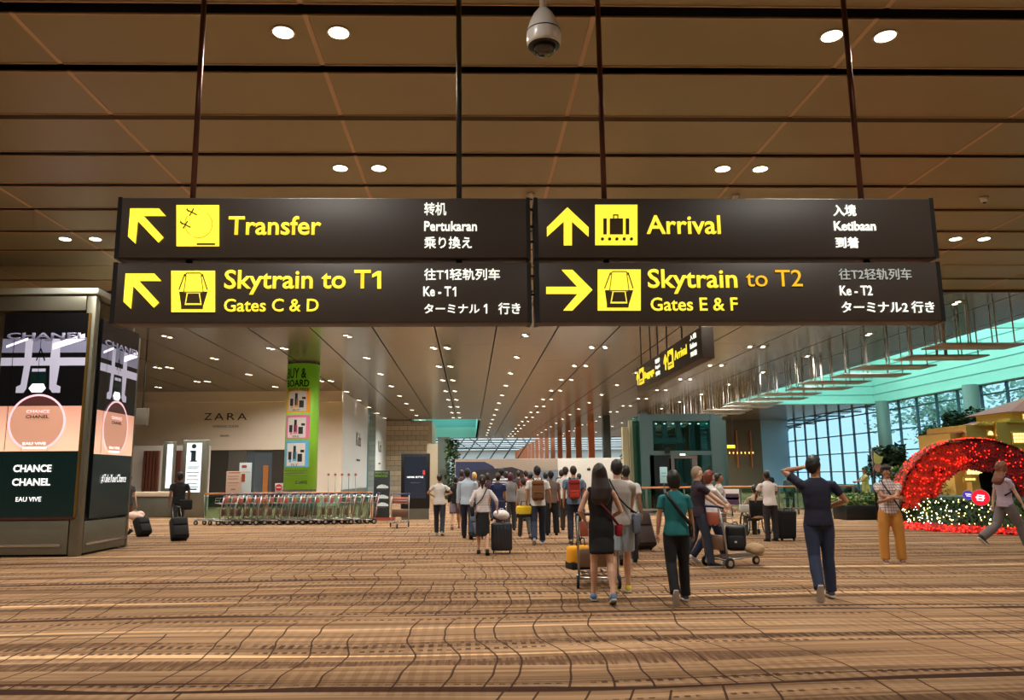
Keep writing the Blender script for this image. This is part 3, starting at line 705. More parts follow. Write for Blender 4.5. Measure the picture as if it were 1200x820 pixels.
def screen(org,ux,W,nv,side):
    """advertising picture as thin layers; u along ux 0..1, v 0..1 upward"""
    org=Vector(org); ux=Vector(ux); nv=Vector(nv)
    scr=P(MB().prism([org+ux*0-UZ*0,org+ux*W,org+ux*W+UZ*sH,org+UZ*sH],-nv*.06),'screen',M['scrbk'],K)
    cnt=[0]
    def pg(pts,m,name='picture'):
        cnt[0]+=1; d=.004+.0012*cnt[0]
        mb=MB()
        for q in (pts if isinstance(pts[0][0],(tuple,list)) else [pts]): mb.prism([org+ux*W*u+UZ*sH*v+nv*d for u,v in q],-nv*.002)
        P(mb,name,m,scr)
    r=lambda u0,v0,u1,v1:[(u0,v0),(u1,v0),(u1,v1),(u0,v1)]
    pg(r(0,0,1,.315),M['scrgreen']); pg(r(0,.315,1,.535),M['scrfloor'])
    pg([r(0,.80,1,.87)],M['scrmach2']); pg([r(0,.735,1,.775)],M['scrmach'])
    pg([r(.35,.535,.38,.315+.22) if 0 else r(.33,.315,.336,.535),r(.63,.315,.636,.535)],M['scrjuice'])
    pg([[(.27,.87),(.36,.87),(.36,.76),(.33,.62),(.30,.60),(.21,.60),(.21,.63),(.26,.64),(.28,.74)],[(.59,.87),(.68,.87),(.70,.74),(.68,.64),(.73,.63),(.73,.60),(.64,.60),(.60,.62),(.58,.76)]],M['scrmach'])
    pg([lineq((.60,.83),(.97,.88),.03),lineq((.05,.83),(.3,.87),.012)],M['scrlight'])
    pg([r(.40,.79,.54,.8),lineq((.42,.76),(.46,.82),.012),lineq((.46,.82),(.52,.76),.012)],M['scrbk'])
    pg([[(.36,.62),(.56,.62),(.55,.72),(.37,.72)]],M['scrgreen']); pg([r(.38,.705,.54,.72)],M['scrmach'])
    pg([[(.40,.602),(.52,.602),(.56,.622),(.53,.645),(.40,.645),(.36,.622)]],M['scrlight'])
    cx,cy=.49,.455; ru=.335; rv=ru*W/sH*1.0
    N=40
    circ=lambda k,kk=1:[(cx+ru*k*math.cos(2*PI*i/N),cy+rv*k*math.sin(2*PI*i/N)) for i in range(N)]
    c1=[p for p in circ(.93) ]
    M.setdefault('scrbrown',mat('screen_dark_brown_glass',(84,46,44),.3,em=.4,emc=(86,48,46)))
    pg([(u,v) for u,v in c1 if v>=.53],M['scrbrown']); pg([(u,min(max(v,.335),.535)) for u,v in c1 if v<.6],M['scrjuice'])
    ring=[]
    a=circ(1.0); b=circ(.93)
    for i in range(N):
        j=(i+1)%N
        if min(a[i][1],a[j][1])<.33: continue
        ring.append([a[i],a[j],b[j],b[i]])
    pg(ring,M['scrpink']); pg([r(cx-.14,.328,cx+.14,.337)],M['scrlight'])
    pg([r(.14,0+.32,.146,1),r(.455,.65,.46,1)],M['scrbk'])
    def tx(s,u0,u1,v0,v1,m=M['scrtext'],off=0,sh=0):
        return text(s,m,scr,org+ux*W*u0+UZ*sH*v0+nv*.03,ux,UZ,width=W*(u1-u0),height=sH*(v1-v0),off=off,ext=-.002,shear=sh)
    tx('CHANEL',.05,1.0,.868,.9,M['scrmach2'],.03)
    tx('CHANCE',.36,.63,.50,.515,M['scrpink'],.02); tx('CHANEL',.36,.63,.475,.49,M['scrbk'],.02); tx('EAU VIVE',.35,.62,.345,.358,M['scrtext'],.02)
    if side: tx('#TakeYourChance',.2,.86,.17,.215,off=-.005,sh=.35)
    else:
        tx('CHANCE',.27,.71,.215,.25,off=.03); tx('CHANEL',.27,.71,.15,.185,off=.03); tx('EAU VIVE',.33,.62,.075,.097,off=.01)
fx1=at(97,470,KF).x; fx0=at(-3,470,KF).x
screen((fx0,KF-.01,zb0),(1,0,0),fx1-fx0,(0,-1,0),False)
screen((KX+.01,KF+.36,zb0-.05),(0,1,0),KB-.12-KF-.36,(1,0,0),True)
P(bx(fx1,fx1+.05,KF-.03,KF+.02,zb0,zt0),'screen_trim',mat('brass_trim',(150,120,60),.35,.8),K)
P(bx(fx0,fx1,KF-.03,KF+.02,zb0-.05,zb0),'screen_trim',M['brownrod'],K)
# ---------------- shop hoarding with lettering ----------------
ZY=44.5; zc=at(402,458,ZY).x; zl=-23
zbot=at(300,527,ZY).z
wz=S(P(bx(zl,zc,ZY,ZY+.3,zbot,H),'wall_front',M['wallw']))
P(bx(zl,zc,ZY-.25,ZY,at(300,471,ZY).z,H),'bulkhead',M['wallw'],wz)
mb=bx(at(373,500,ZY).x,zc,ZY-.02,ZY+.28,0,zbot)
P(mb,'lower_wall',M['wallw'],wz)
ww_=S(P(bx(-30,zl+.0,ZY,ZY+.3,0,H),'wall_front',mat('side_wall_tan',(150,132,104),.7)))
M['blk']=mat('letter_black',(24,20,20),.5)
def zt_(s,x0,x1,yb,yt,off=0,m=None): text(s,m or M['blk'],wz,at(x0,yb,ZY-.02),UX,UZ,width=at(x1,yb,ZY).x-at(x0,yb,ZY).x,height=at(x0,yt,ZY).z-at(x0,yb,ZY).z,off=off,ext=-.01)
for ch,x0,x1 in (('Z',239,248),('A',251,262),('R',266,275),('A',278,289)): zt_(ch,x0,x1,492,484)
M['lgrey']=mat('letter_grey',(90,80,72),.5); zt_('OPENING SOON',249,279,501,498,0,M['lgrey']); zt_('zara.com',258,268,511.5,509.5,0,M['lgrey'])
# dark shop front below
g1=at(243,560,ZY).x; g2=at(373,560,ZY).x
M['shop1']=mat('shopfront_grey',(92,88,84),.35); M['shop2']=mat('shopfront_dark',(58,54,50),.4); M['shop3']=mat('shopfront_blue_grey',(86,96,104),.3)
for (x0,x1,m) in ((243,266,'shop2'),(266,288,'shop1'),(288,296,'shop3'),(296,318,'shop3'),(318,335,'shop2'),(335,380,'shop2')):
    P(bx(at(x0,560,ZY).x,at(x1,560,ZY).x-.03,ZY+.05+.1*(m=='shop3'),ZY+.3,0,zbot),'shopfront_panel',M[m],wz)
P(bx(at(308,560,ZY).x,at(314,560,ZY).x,ZY,ZY+.3,0,2.3),'shop_door',M['wood'],wz)
# left: white screen wall with wooden louvres
lw=S(P(bx(-21.5,at(244,560,40).x,40,40.2,0,at(200,522,40).z),'wall_front',M['white']))
for (x0,x1,n) in ((168,187,5),(204,213,3)):
    for i in range(n):
        x=at(x0+(x1-x0)*i/n,560,39.9).x; w=at(x0+(x1-x0)*(i+.72)/n,560,39.9).x-x
        P(bx(x,x+w,39.75,39.95,.9,at(180,528,39.8).z),'timber_louvre',mat('dark_timber',(92,50,38),.5) if i==-1 else M['darktimber'] if 'darktimber' in M else M.setdefault('darktimber',mat('dark_timber',(98,54,40),.5)),lw)
# steel counter
CNY=33.0
c0=at(150,590,CNY).x; c1=at(232,590,CNY).x
cn=thing('service_counter','long brushed steel service counter behind the man with two black bags','counter',((c0+c1)/2,CNY+.4,0))
P(MB().bev(c0-3,c1,CNY,CNY+.8,0,at(190,582,CNY).z,.03),'counter_body',M['steel'],cn)
P(MB().bev(c0-3.05,c1+.05,CNY-.08,CNY+.88,at(190,582,CNY).z,at(190,576,CNY).z,.03),'counter_top',mat('counter_top',(190,172,150),.35),cn)
# information totem screens
M['infow']=mat('backlit_information_panel',(225,240,245),.4,em=.85,emc=(222,240,246))
def totem(px0,px1,pt,pb,Y,label,info):
    a=at(px0,pb,Y); b=at(px1,pt,Y)
    t=thing('information_totem',label,'sign',((a.x+b.x)/2,Y,0))
    P(MB().bev(a.x,b.x,Y,Y+.35,0,b.z,.03),'totem_body',M['ksteel'],t)
    w=b.x-a.x; z0=a.z; h=b.z-a.z
    fx0,fx1=(.18,.8) if info else (.42,.96)
    p=P(bx(a.x+w*fx0,a.x+w*fx1,Y-.02,Y,z0+h*.05,b.z-h*.06),'lit_panel',M['infow'],t)
    if info:
        dk=mat('information_symbol',(30,44,60),.5)
        cx=a.x+w*.48; mb=MB().ell((cx,Y-.03,z0+h*.88),w*.1,.01,w*.1,nu=16,nv=6); P(mb,'symbol_dot',dk,p)
        P(bx(cx-w*.1,cx+w*.09,Y-.035,Y-.02,z0+h*.62,z0+h*.80).box(cx-w*.15,cx+w*.09,Y-.035,Y-.02,z0+h*.77,z0+h*.80).box(cx-w*.15,cx+w*.16,Y-.035,Y-.02,z0+h*.60,z0+h*.62),'symbol_stem',dk,p)
        for i,v in enumerate((.5,.47,.40,.34,.27,.2,.14)): P(bx(cx-w*(.2 if i%2 else .26),cx+w*(.2 if i%2 else .26),Y-.03,Y-.02,z0+h*v,z0+h*(v+.012)),'caption_line',M['lgrey'],p)
        P(bx(cx-w*.18,cx+w*.2,Y-.03,Y-.02,z0+h*.09,z0+h*.115),'caption_bar',dk,p)
    return t
totem(211,243,515,580,CNY-.4,'grey framed information totem with a large letter i on a lit white panel',True)
totem(188,204,517,575,CNY+1.2,'narrow grey totem with a glowing white panel left of the information totem',False)
# hanging dark sign at the left behind kiosk
hs=thing('hanging_sign','small grey sign hung on a rod left of the shop hoarding','sign',(at(162,488,28).x,28,at(162,498,28).z))
P(MB().bev(at(150,488,28).x,at(172,488,28).x,28,28.2,at(162,498,28).z,at(162,478,28).z,.02),'sign_box',mat('grey_sign',(96,88,76),.5),hs)
P(MB().tube([(at(166,480,28).x,28.1,at(162,478,28).z),(at(166,480,28).x,28.1,H)],.03,8),'hanging_rod',M['steel_dark'],hs)
# ---------------- green advertising column ----------------
GY=33.4; gx=at(354,500,GY).x; gr_=at(373,500,GY).x-gx
GC=thing('advertising_column','thick round column wrapped in a lime green duty free poster','column',(gx,GY,0))
zg1=at(354,428,GY).z; zg0=at(354,573,GY).z
P(MB().lathe((gx,GY,0),[(gr_-.02,0),(gr_-.02,H)],48),'column_shaft',M['ceilf'],GC)
M['lime']=mat('poster_lime',(128,190,50),.45,em=.12,emc=(128,190,40)); 
wrap=P(MB().lathe((gx,GY,0),[(gr_,zg0),(gr_,zg1)],48),'poster_wrap',M['lime'],GC)
P(MB().lathe((gx,GY,0),[(gr_+.02,0),(gr_+.02,zg0-.1)],48),'column_plinth',M['greypost'],GC)
def cyl_patch(x0,x1,y0,y1,m,d,name='poster_panel',n=8,rn=0):
    """patch on the column: x as pixel across 335..373, y pixel rows"""
    def ang(px): return math.asin(max(-.98,min(.98,(at(px,500,GY).x-gx)/gr_)))
    a0,a1=ang(x0),ang(x1); z0,z1=at(354,y1,GY-gr_).z,at(354,y0,GY-gr_).z
    mb=MB(); r=gr_+d
    for i in range(n):
        b0=a0+(a1-a0)*i/n; b1=a0+(a1-a0)*(i+1)/n
        mb.add([(gx+r*math.sin(b),GY-r*math.cos(b),z) for z in (z0,z1) for b in (b0,b1)],[(0,1,3,2)],0,True)
    return P(mb,name,m,wrap)
def cyl_text(s,x0,x1,y0,y1,m,d=.03,off=.02):
    def ang(px): return math.asin(max(-.98,min(.98,(at(px,500,GY).x-gx)/gr_)))
    a0,a1=ang(x0),ang(x1); z0,z1=at(354,y1,GY-gr_).z,at(354,y0,GY-gr_).z
    o=text(s,m,None,(0,0,0),UX,UZ,width=1,height=z1-z0,off=off,ext=-.001)
    for v in o.data.vertices:
        a=a0+(a1-a0)*v.co.x; v.co=Vector(((gr_+d)*math.sin(a),-(gr_+d)*math.cos(a),v.co.z))
    o.parent=wrap; o.location=Vector((gx,GY,z0))-wl(wrap); return o
cyl_text('BUY &',339,361,431,443,M['blk']); cyl_text('BOARD',339,364,444.5,453,M['blk'],off=.03); cyl_text('DUTY-FREE',341,364,454,458,mat('poster_olive',(90,120,30),.5))
for (y0,y1,c,w) in ((455,483,(232,160,50),'BUY'),(486,514,(214,110,150),'WINE'),(516,547,(90,160,200),'FLY')):
    m=mat('poster_tint',c,.5); cyl_patch(338,366,y0,y1,m,.006)
    cyl_patch(341,362,y0+3,y1-1.5,M['white'],.012)
    for (a,b,t,bt,mm) in ((343,347,.42,.72,'blk'),(349,352,.2,.7,'blk'),(348.5,353,.42,.78,'lime'),(354,359,.5,.8,'blk'),(357,361,.35,.45,'blk'),(344,347,.72,.82,'lime')):
        cyl_patch(a,b,y0+(y1-y0)*t,y0+(y1-y0)*bt,M[mm] if mm!='lime' else m,.018,'bottle_print',2)
    cyl_text(w,347,355,y1-4,y1-1.8,M['blk'],.02,0)
for y in (551,554,557): cyl_patch(338,365,y,y+.7,M['lgrey'],.008,'caption_line')
cyl_text('CHANGI',352,365,563,567,M['blk'],.01,.03)
# side walls of the white shop box running back
sx=zc
sw=S(P(bx(sx-.3,sx,ZY+.31,68,0,H),'wall_left',mat('pale_hoarding',(206,214,214),.5)))
P(bx(sx-.02,sx+.1,55.5,59.5,0,H),'glass_strip',mat('teal_glass_column',(112,146,150),.15),sw)
P(bx(sx-.02,sx+.03,ZY,68,0,.9),'skirting',M['greypost'],sw)
for (Y,x) in ((50,0),(62,0)):
    text('Kids',M['lgrey'],sw,(sx+.02,Y,3.6),(0,1,0),UZ,width=2.2,height=.9,ext=-.01)
    text('opening soon',M['lgrey'],sw,(sx+.02,Y+.3,2.6),(0,1,0),UZ,width=1.6,height=.2,ext=-.01)
# tiled end wall
TY=68.0; tx0=sx; tx1=at(502,520,TY).x
tw=S(P(bx(tx0-.1,tx1,TY+.06,TY+.3,0,H),'wall_front',mat('tile_grout',(92,84,68),.8)))
M['tile']=[mat('stone_tile_%s'%n,c,.55,var=.08) for n,c in (('sand',(190,176,150)),('pale',(202,188,162)),('grey',(176,166,146)))]
nr=15; ncol=5; tm={}
th=H/nr; twd=(tx1-tx0)/ncol
for r in range(nr):
    off=.5*(r%2)
    for c in range(-1,ncol+1):
        a=max(tx0,tx0+(c+off)*twd+.015); b=min(tx1,tx0+(c+1+off)*twd-.015)
        if b-a<.1: continue
        key=(round(b-a,2),(r*7+c*3)%3)
        if key not in tm:
            o=MB().box(-(b-a)/2,(b-a)/2,-.05,.0,-th/2+.015,th/2-.015).build('stone_tile',M['tile'][key[1]],tw); tm[key]=o
        else: o=tm[key].copy(); COL.objects.link(o)
        o.location=Vector(((a+b)/2,TY+.05,(r+.5)*th))-wl(tw)
# return wall + green hanging garden
S(P(bx(tx1,tx1+.3,TY,76,0,H),'wall_left',M['tile'][0]))
S(P(bx(at(500,540,62).x,at(513,540,62).x,62,62.3,0,at(505,520,62).z),'wall_front',M['tile'][1]))
S(P(bx(at(513,540,58).x,at(527,540,58).x,58,58.2,0,at(520,512,58).z),'wall_front',M['greypost']))
M['leaf']=mat('leaf_green',(58,98,44),.6,var=.4,vscale=3); M['leaf2']=mat('leaf_dark_green',(34,66,40),.6,var=.4,vscale=3); M['leaf3']=mat('leaf_yellow_green',(120,136,60),.6,var=.3,vscale=3)
def leafball(mb,c,rx,ry,rz,n,s,mi=0,seed=0):
    rnd=random.Random(seed)
    for i in range(n):
        d=Vector((rnd.gauss(0,1),rnd.gauss(0,1),rnd.gauss(0,1))).normalized()*rnd.uniform(.72,1.05)
        p=Vector(c)+Vector((d.x*rx,d.y*ry,d.z*rz)); 
        u=Vector((rnd.gauss(0,1),rnd.gauss(0,1),rnd.gauss(0,.5))).normalized(); w=u.cross(Vector((rnd.gauss(0,1),rnd.gauss(0,1),rnd.gauss(0,1)))).normalized(); q=s*rnd.uniform(.6,1.3)
        mb.add([p-u*q,p+w*q*.45,p+u*q,p-w*q*.45],[(0,1,2,3)],mi)
mb=MB(); hx=at(531,540,56).x
for k in range(14): leafball(mb,(hx+random.uniform(-.15,.15),56,.35+.42*k*.95),.5,.4,.45,70,.16,k%2,k)
zt_g=at(531,515,56).z
for v in mb.v: v.z=min(v.z,zt_g)
o=P(mb,'hanging_garden',[M['leaf'],M['leaf2']]); tag(o,'tall narrow column of green climbing plants left of the far hoarding','plant')
# ---------------- black display screen and dark poster stand ----------------
DY=at(487,597,29.5).y; 
ds=thing('display_screen','tall black digital display on a grey plinth near the white shop wall','screen',(at(487,607,DY).x,DY,0))
def pbox(x0,x1,yt,yb,Y,d): a=at(x0,yb,Y); b=at(x1,yt,Y); return a.x,b.x,Y,Y+d,a.z,b.z
P(MB().bev(*pbox(469.5,503.5,531,596,DY,.35),.02),'screen_frame',M['blackp'],ds)
a=pbox(469.5,503.5,531,596,DY,.35)
P(bx(a[0]+.03,a[1]-.02,DY+.0,DY+.35,0,a[4]),'plinth',M['steel'],ds)
fa=P(bx(*pbox(474,499.5,535,584,DY-.015,.015)),'screen_face',mat('screen_slate',(40,46,58),.2,em=.3,emc=(44,52,66)),ds)
def ft(s,x0,x1,yb,yt,m,Y,par,off=0): text(s,m,par,at(x0,yb,Y),UX,UZ,width=at(x1,yb,Y).x-at(x0,yb,Y).x,height=at(x0,yt,Y).z-at(x0,yb,Y).z,off=off,ext=-.004)
ft('NEVER SETTLE',477,496,560,558,M['scrtext'],DY-.03,fa,.02); ft('available now',481,492,566,565,M['scrmach2'],DY-.03,fa)
P(bx(*pbox(495.5,498,551,556,DY-.03,.01)),'red_mark',mat('screen_red',(220,50,40),.4,em=.8,emc=(225,50,40)),fa)
PY=29.0
ps=thing('poster_stand','dark freestanding poster with a green heading beside the trolley rows','poster',(at(447,600,PY).x,PY,0))
a_=pbox(437.5,457,551,598,PY,.08); f=P(MB().bev(*a_[:4],.1,a_[5],.01),'poster_board',mat('poster_charcoal',(44,52,54),.5),ps)
m_h=mat('poster_green_text',(120,170,40),.5)
ft('CREATE YOUR',439,455,555.5,553,m_h,PY-.01,f,.02); ft('MEMORIES',439.5,454,559,556.5,m_h,PY-.01,f,.02)
for (y,s) in ((569,'boat'),(581,'car'),(590,'car')):
    P(MB().prism([at(x,y+dy,PY-.01) for x,dy in ((441,3),(443,0),(447,-1.5),(451,-1),(455,1),(455,3))],(0,.005,0)),'vehicle_print',M['wht2'],f); P(bx(*pbox(442,453,y+4.2,y+5,PY-.008,.005)),'caption_line',M['lgrey'],f)
a_=pbox(436,462,600,604,PY,.7); P(bx(*a_[:4],0,.12),'stand_foot',mat('red_plinth',(170,80,66),.5),ps)
# other small sign boards behind trolleys
def standee(name,label,x0,x1,yt,yb,Y,c,lines,cap=None,em=0):
    a=at(x0,yb,Y); b=at(x1,yt,Y)
    t=thing(name,label,'sign',((a.x+b.x)/2,Y,0))
    bd=P(MB().bev(a.x,b.x,Y,Y+.05,a.z,b.z,.01),'board',mat('board_face',c,.5,em=em),t)
    P(MB().tube([((a.x+b.x)/2,Y+.06,.02),((a.x+b.x)/2,Y+.06,a.z+.1)],.025,8),'post',M['steel_dark'],t)
    P(MB().lathe(((a.x+b.x)/2,Y+.06,0),[(.2,0),(.2,.02)],16),'foot_plate',M['steel_dark'],t)
    for (u0,u1,v0,v1,cc) in lines: P(bx(a.x+(b.x-a.x)*u0,a.x+(b.x-a.x)*u1,Y-.008,Y,a.z+(b.z-a.z)*v0,a.z+(b.z-a.z)*v1),'print_block',mat('print_ink',cc,.5),bd)
    return t
standee('notice_board','pinkish notice board on a post behind the trolley row',264,283,552,583,28.5,(196,164,144),[(.1,.9,.93,.96,(150,80,70)),(.1,.85,.8,.82,(120,100,90)),(.1,.8,.7,.72,(120,100,90)),(.1,.85,.55,.57,(150,90,80)),(.1,.7,.45,.46,(120,100,90)),(.35,.65,.3,.33,(80,80,90))])
standee('notice_board','pale blue notice board with a red picture, behind the pinkish one',279,295,542,583,29.2,(190,206,206),[(.2,.6,.85,.93,(180,60,50)),(.15,.5,.45,.68,(150,60,40)),(.1,.9,.72,.74,(210,140,110))])
standee('no_entry_sign','small white sign with a red no entry disc at the foot of the green column',322,331.5,566,577,28.6,(200,196,190),[])
p=at(326.5,571,28.55); P(MB().lathe((0,0,0),[(.13,0),(.13,.01)],20).build if 0 else MB().tube([(p.x,28.585,p.z),(p.x,28.57,p.z)],.12,20),'red_disc',mat('no_entry_red',(200,40,50),.5),bpy.data.objects['no_entry_sign'])
P(bx(p.x-.08,p.x+.08,28.56,28.57,p.z-.022,p.z+.022),'white_bar',M['white'],bpy.data.objects['no_entry_sign'])
# wooden hand rail behind trolleys
rr=thing('handrail','orange wooden handrail on thin posts behind the trolley row','railing',(at(290,600,28.9).x,28.9,0))
rx0,rx1=at(240,578,28.9).x,at(436,578,28.9).x; zr=at(300,578,28.9).z
P(MB().tube([(rx0,28.9,zr),(rx1,28.9,zr)],.035,10),'rail',M['wood'],rr)
for i in range(9):
    x=rx0+(rx1-rx0)*i/8; P(MB().tube([(x,28.9,0),(x,28.9,zr)],.018,8),'post',M['steel'],rr)
for i in range(8):
    x=rx0+(rx1-rx0)*i/8; P(bx(x+.04,x+(rx1-rx0)/8-.04,28.89,28.905,.08,zr-.1),'glass_panel',M['gl_bal'],rr)
# tall thin queue posts with round discs right of the column
for i in range(5):
    px=384+8*i; Y=28.3; zt=at(px,556,Y).z
    x=at(px,600,Y).x; t=thing('disc_post',ORD[i]+' thin post with a small round disc, counted from the green column','post',(x,Y,0),group='thin disc posts by the trolleys')
    MB().tube([(0,0,0),(0,0,zt)],.012,8).build('pole',M['steel'],t); MB().tube([(0,-.02,zt),(0,.01,zt)],.07,16).build('disc',M['white'],t); MB().tube([(0,-.03,zt),(0,-.02,zt)],.04,12).build('disc_centre',mat('disc_red',(170,70,60),.5),t)
    MB().lathe((0,0,0),[(.12,0),(.12,.02)],16).build('base',M['steel'],t)
# ---------------- luggage trolleys ----------------
M['trolley']=mat('trolley_tube',(176,178,178),.3,.85); M['trbrown']=mat('trolley_plate',(128,100,84),.4,.5); M['navyp']=mat('navy_handle',(34,34,74),.4); M['adpl']=mat('trolley_advert',(170,90,70),.5)
def trolley(label,group=None):
    """pushes towards +Y; handle at -Y end"""
    t=thing('luggage_trolley',label,'trolley',group=group)
    f=MB()
    for s in (-1,1):
        f.tube([(s*.27,-.42,.14),(s*.25,.1,.17),(s*.12,.5,.2)],.016,6)
        f.tube([(s*.27,-.42,.14),(s*.28,-.47,.55),(s*.28,-.56,1.0)],.017,6)
    f.tube([(-.12,.5,.2),(.12,.5,.2)],.016,6); f.tube([(-.27,-.42,.14),(.27,-.42,.14)],.016,6)
    f.build('frame',M['trolley'],t)
    b=MB()
    for k in range(5): b.box(-.22+.1*k,-.18+.1*k,-.4,.42,.17,.185)
    b.box(-.25,.25,-.4,-.36,.165,.18); b.box(-.2,.2,.0,.04,.165,.18); b.build('deck',M['trbrown'],t)
    MB().bev(-.26,.26,-.505,-.47,.3,.55,.008,seg=1).build('back_plate',M['trbrown'],t)
    MB().bev(-.255,.255,-.565,-.535,.72,.93,.008,seg=1).build('advert_plate',M['adpl'],t)
    bk=MB()
    for s in (-1,1): bk.tube([(s*.24,-.52,.92),(s*.24,-.26,.90),(s*.24,-.24,.74),(s*.24,-.5,.70)],.008,5)
    for z,y in ((.9,-.26),(.82,-.25),(.74,-.24)): bk.tube([(-.24,y,z),(.24,y,z)],.007,5)
    for k in range(4): bk.tube([(-.18+.12*k,-.24,.74),(-.18+.12*k,-.5,.70)],.006,5)
    bk.build('basket',M['trolley'],t)
    MB().tube([(-.3,-.5,1.0),(-.3,-.6,1.03),(.3,-.6,1.03),(.3,-.5,1.0)],.022,8).build('handle',M['navyp'],t)
    for s,y,r in ((-1,-.4,.09),(1,-.4,.09),(0,.46,.075)):
        x=s*.29; w=MB().tube([(x-.018,y,r),(x+.018,y,r)],r,16).build('wheel',M['rubber'],t)
        MB().tube([(x-.022,y,r),(x+.022,y,r)],r*.55,12).build('hub',M['chrome'],w)
        MB().tube([(x,y,r),(x,y,.2)],.012,6).build('fork',M['trolley'],w)
    return t
tr0=trolley('luggage trolley in the long nested row before the green column','nested row of luggage trolleys'); 
TY_=27.0; x0=at(232,612,TY_).x; x1=at(433,612,TY_).x; N=21
for i in range(N):
    x=x0+.3+(x1-x0-.6)*i/(N-1); yy=TY_+.25+(.12*math.sin(i*2.1))
    lab=('twenty first' if i==20 else ORD[i])+' luggage trolley from the left end of the long nested row'
    if i==0: lab='leftmost luggage trolley of the nested row, nearest the steel counter'
    if i==N-1: lab='rightmost luggage trolley of the nested row, nearest the dark poster'
    if i==0: o=tr0; o.location=(x,yy,0); o.rotation_euler=(0,0,PI/2); o['label']=lab
    else: o=dup(tr0,(x,yy,0),PI/2 if i<17 else PI/2+.25,lab)
p=gr(467,618); t1=dup(tr0,(p.x,p.y,0),PI,'lone luggage trolley standing right of the dark poster'); del t1['group']
# ---------------- far hoarding ----------------
HY=46.0
h0=at(533,560,HY).x; h1=at(740,560,HY).x; hz=at(640,537,HY).z
ho=thing('hoarding','long white and landscape printed hoarding across the far end behind the crowd','hoarding',((h0+h1)/2,HY,0))
xm=at(654,560,HY).x
P(MB().bev(h0,xm,HY,HY+.2,0,hz,.02),'landscape_panel',mat('hoarding_taupe_sky',(150,134,120),.6,var=.05),ho)
P(MB().bev(xm,h1,HY,HY+.2,0,hz,.02),'white_panel',M['white'],ho)
lp=bpy.data.objects['landscape_panel']
P(MB().prism([at(x,y,HY-.02) for x,y in ((534,541),(568,541),(578,546),(582,552),(582,575),(534,575))],(0,.015,0)),'hill_print',mat('navy_hill',(44,52,88),.6),lp)
P(MB().prism([at(x,y,HY-.04) for x,y in ((558,551),(590,548),(600,547),(612,551),(622,560),(622,575),(558,575))],(0,.015,0)),'car_print',mat('dark_car_print',(40,40,48),.5),lp)
P(MB().prism([at(x,y,HY-.03) for x,y in ((582,556),(654,550),(654,575),(582,575))],(0,.012,0)),'lake_print',mat('grey_blue_lake',(112,124,140),.5),lp)
wp=bpy.data.objects['white_panel']
q=at(690,549.5,HY-.01); ap=MB().ell((q.x-.04,q.y,q.z-.02),.075,.01,.085,nu=12,nv=8).ell((q.x+.04,q.y,q.z-.02),.07,.01,.085,nu=12,nv=8).ell((q.x+.03,q.y,q.z+.09),.02,.01,.035,nu=8,nv=5)
P(ap,'fruit_emblem',M['blk'],wp)
mb=MB(); 
for k in range(5): leafball(mb,(h1-.45,HY-.5,.5+.5*k),.35,.2,.35,50,.12,0,90+k)
mb.lathe((h1-.45,HY-.5,0),[(.2,0),(.28,.4)],14)
o=P(mb,'potted_plant',M['leaf2']); tag(o,'narrow dark green plant at the right end of the white hoarding','plant')
mb=MB()
for (px,py,h) in ((604,604,1),(612,603,1)): pass
# ---------------- glass lift ----------------
LY=32.0
M['liftst']=mat('lift_steel',(88,112,112),.4,.5); M['liftdk']=mat('lift_dark',(26,34,36),.3)
L=thing('glass_lift','steel framed glass lift shaft with sliding doors behind the railing','lift',(at(800,600,LY).x,LY+1,0))
def lb(x0,x1,yt,yb,m,name,Y=LY,d=.25): return P(bx(*pbox(x0,x1,yt,yb,Y,d)),name,M[m] if isinstance(m,str) else m,L)
lb(754,764,484,601,'liftst','corner_post',d=.35); lb(838,845,486,600,'liftst','corner_post'); lb(764.3,837.7,484.3,493,'liftst','top_beam',LY+.02,.2); lb(764.3,837.7,528,533,'liftst','middle_beam',LY+.02,.2)
lb(765,803,513,520,'liftst','cross_beam',LY+2.6,.2); lb(733,739,500,600,mat('cream_post',(176,166,132),.6),'rear_post',LY+1.5,.3); lb(741,748,492,600,mat('olive_post',(128,122,92),.6),'rear_post',LY+1.2,.3)
lb(764,786,533,600,'liftdk','side_panel',d=.1); lb(787,790,537,600,'chrome','door_frame'); lb(814,817,537,600,'chrome','door_frame'); lb(787,817,533.5,537,'chrome','door_frame')
for a,b in ((790,802),(802.4,814)): lb(a,b,537,600,M['gl_lift'],'sliding_door',LY+.12,.03)
for (a,b,c,d_) in ((764,800,493,528),(801,838,493,528),(817,838,533,600),(745,754,493,600)): lb(a,b,c,d_,M['gl_lift'],'glass_pane',LY+.1,.03)
sx0,sx1=at(745,550,LY+3).x,at(845,550,LY+3).x
P(bx(at(756,600,LY).x,at(757,600,LY).x+.02,LY+.3,LY+3,0,at(756,486,LY).z),'side_glass',M['gl_lift'],L)
P(bx(at(843,600,LY).x,at(843.6,600,LY).x,LY+.3,LY+3,0,at(843,486,LY).z),'side_glass',M['gl_lift'],L)
lb(759,762,484,486,'liftst','roof_tie'); lb(750,846,486,492,'liftst','rear_beam',LY+3,.2); lb(846,850,492,596,'liftst','corner_post',LY+3,.2); lb(764,768,492,596,'liftst','corner_post',LY+3,.2)
for y in (500,508,541,556): lb(770,842,y,y+1.2,'liftst','mullion',LY+2.9,.06)
for x in (780,796,812,826): lb(x,x+1.2,492,592,'liftst','mullion',LY+2.9,.06)
e=lb(779,785,524,531,'liftdk','letter_plate',LY-.03,.03)
m_l=MB()
for k in range(7): m_l.ell((at(770+10*k,498,LY+1).x,LY+1.2,at(770+10*k,496,LY+1).z),.05,.05,.02,nu=8,nv=4)
P(m_l,'cabin_lamp',M['lampfar'],L)
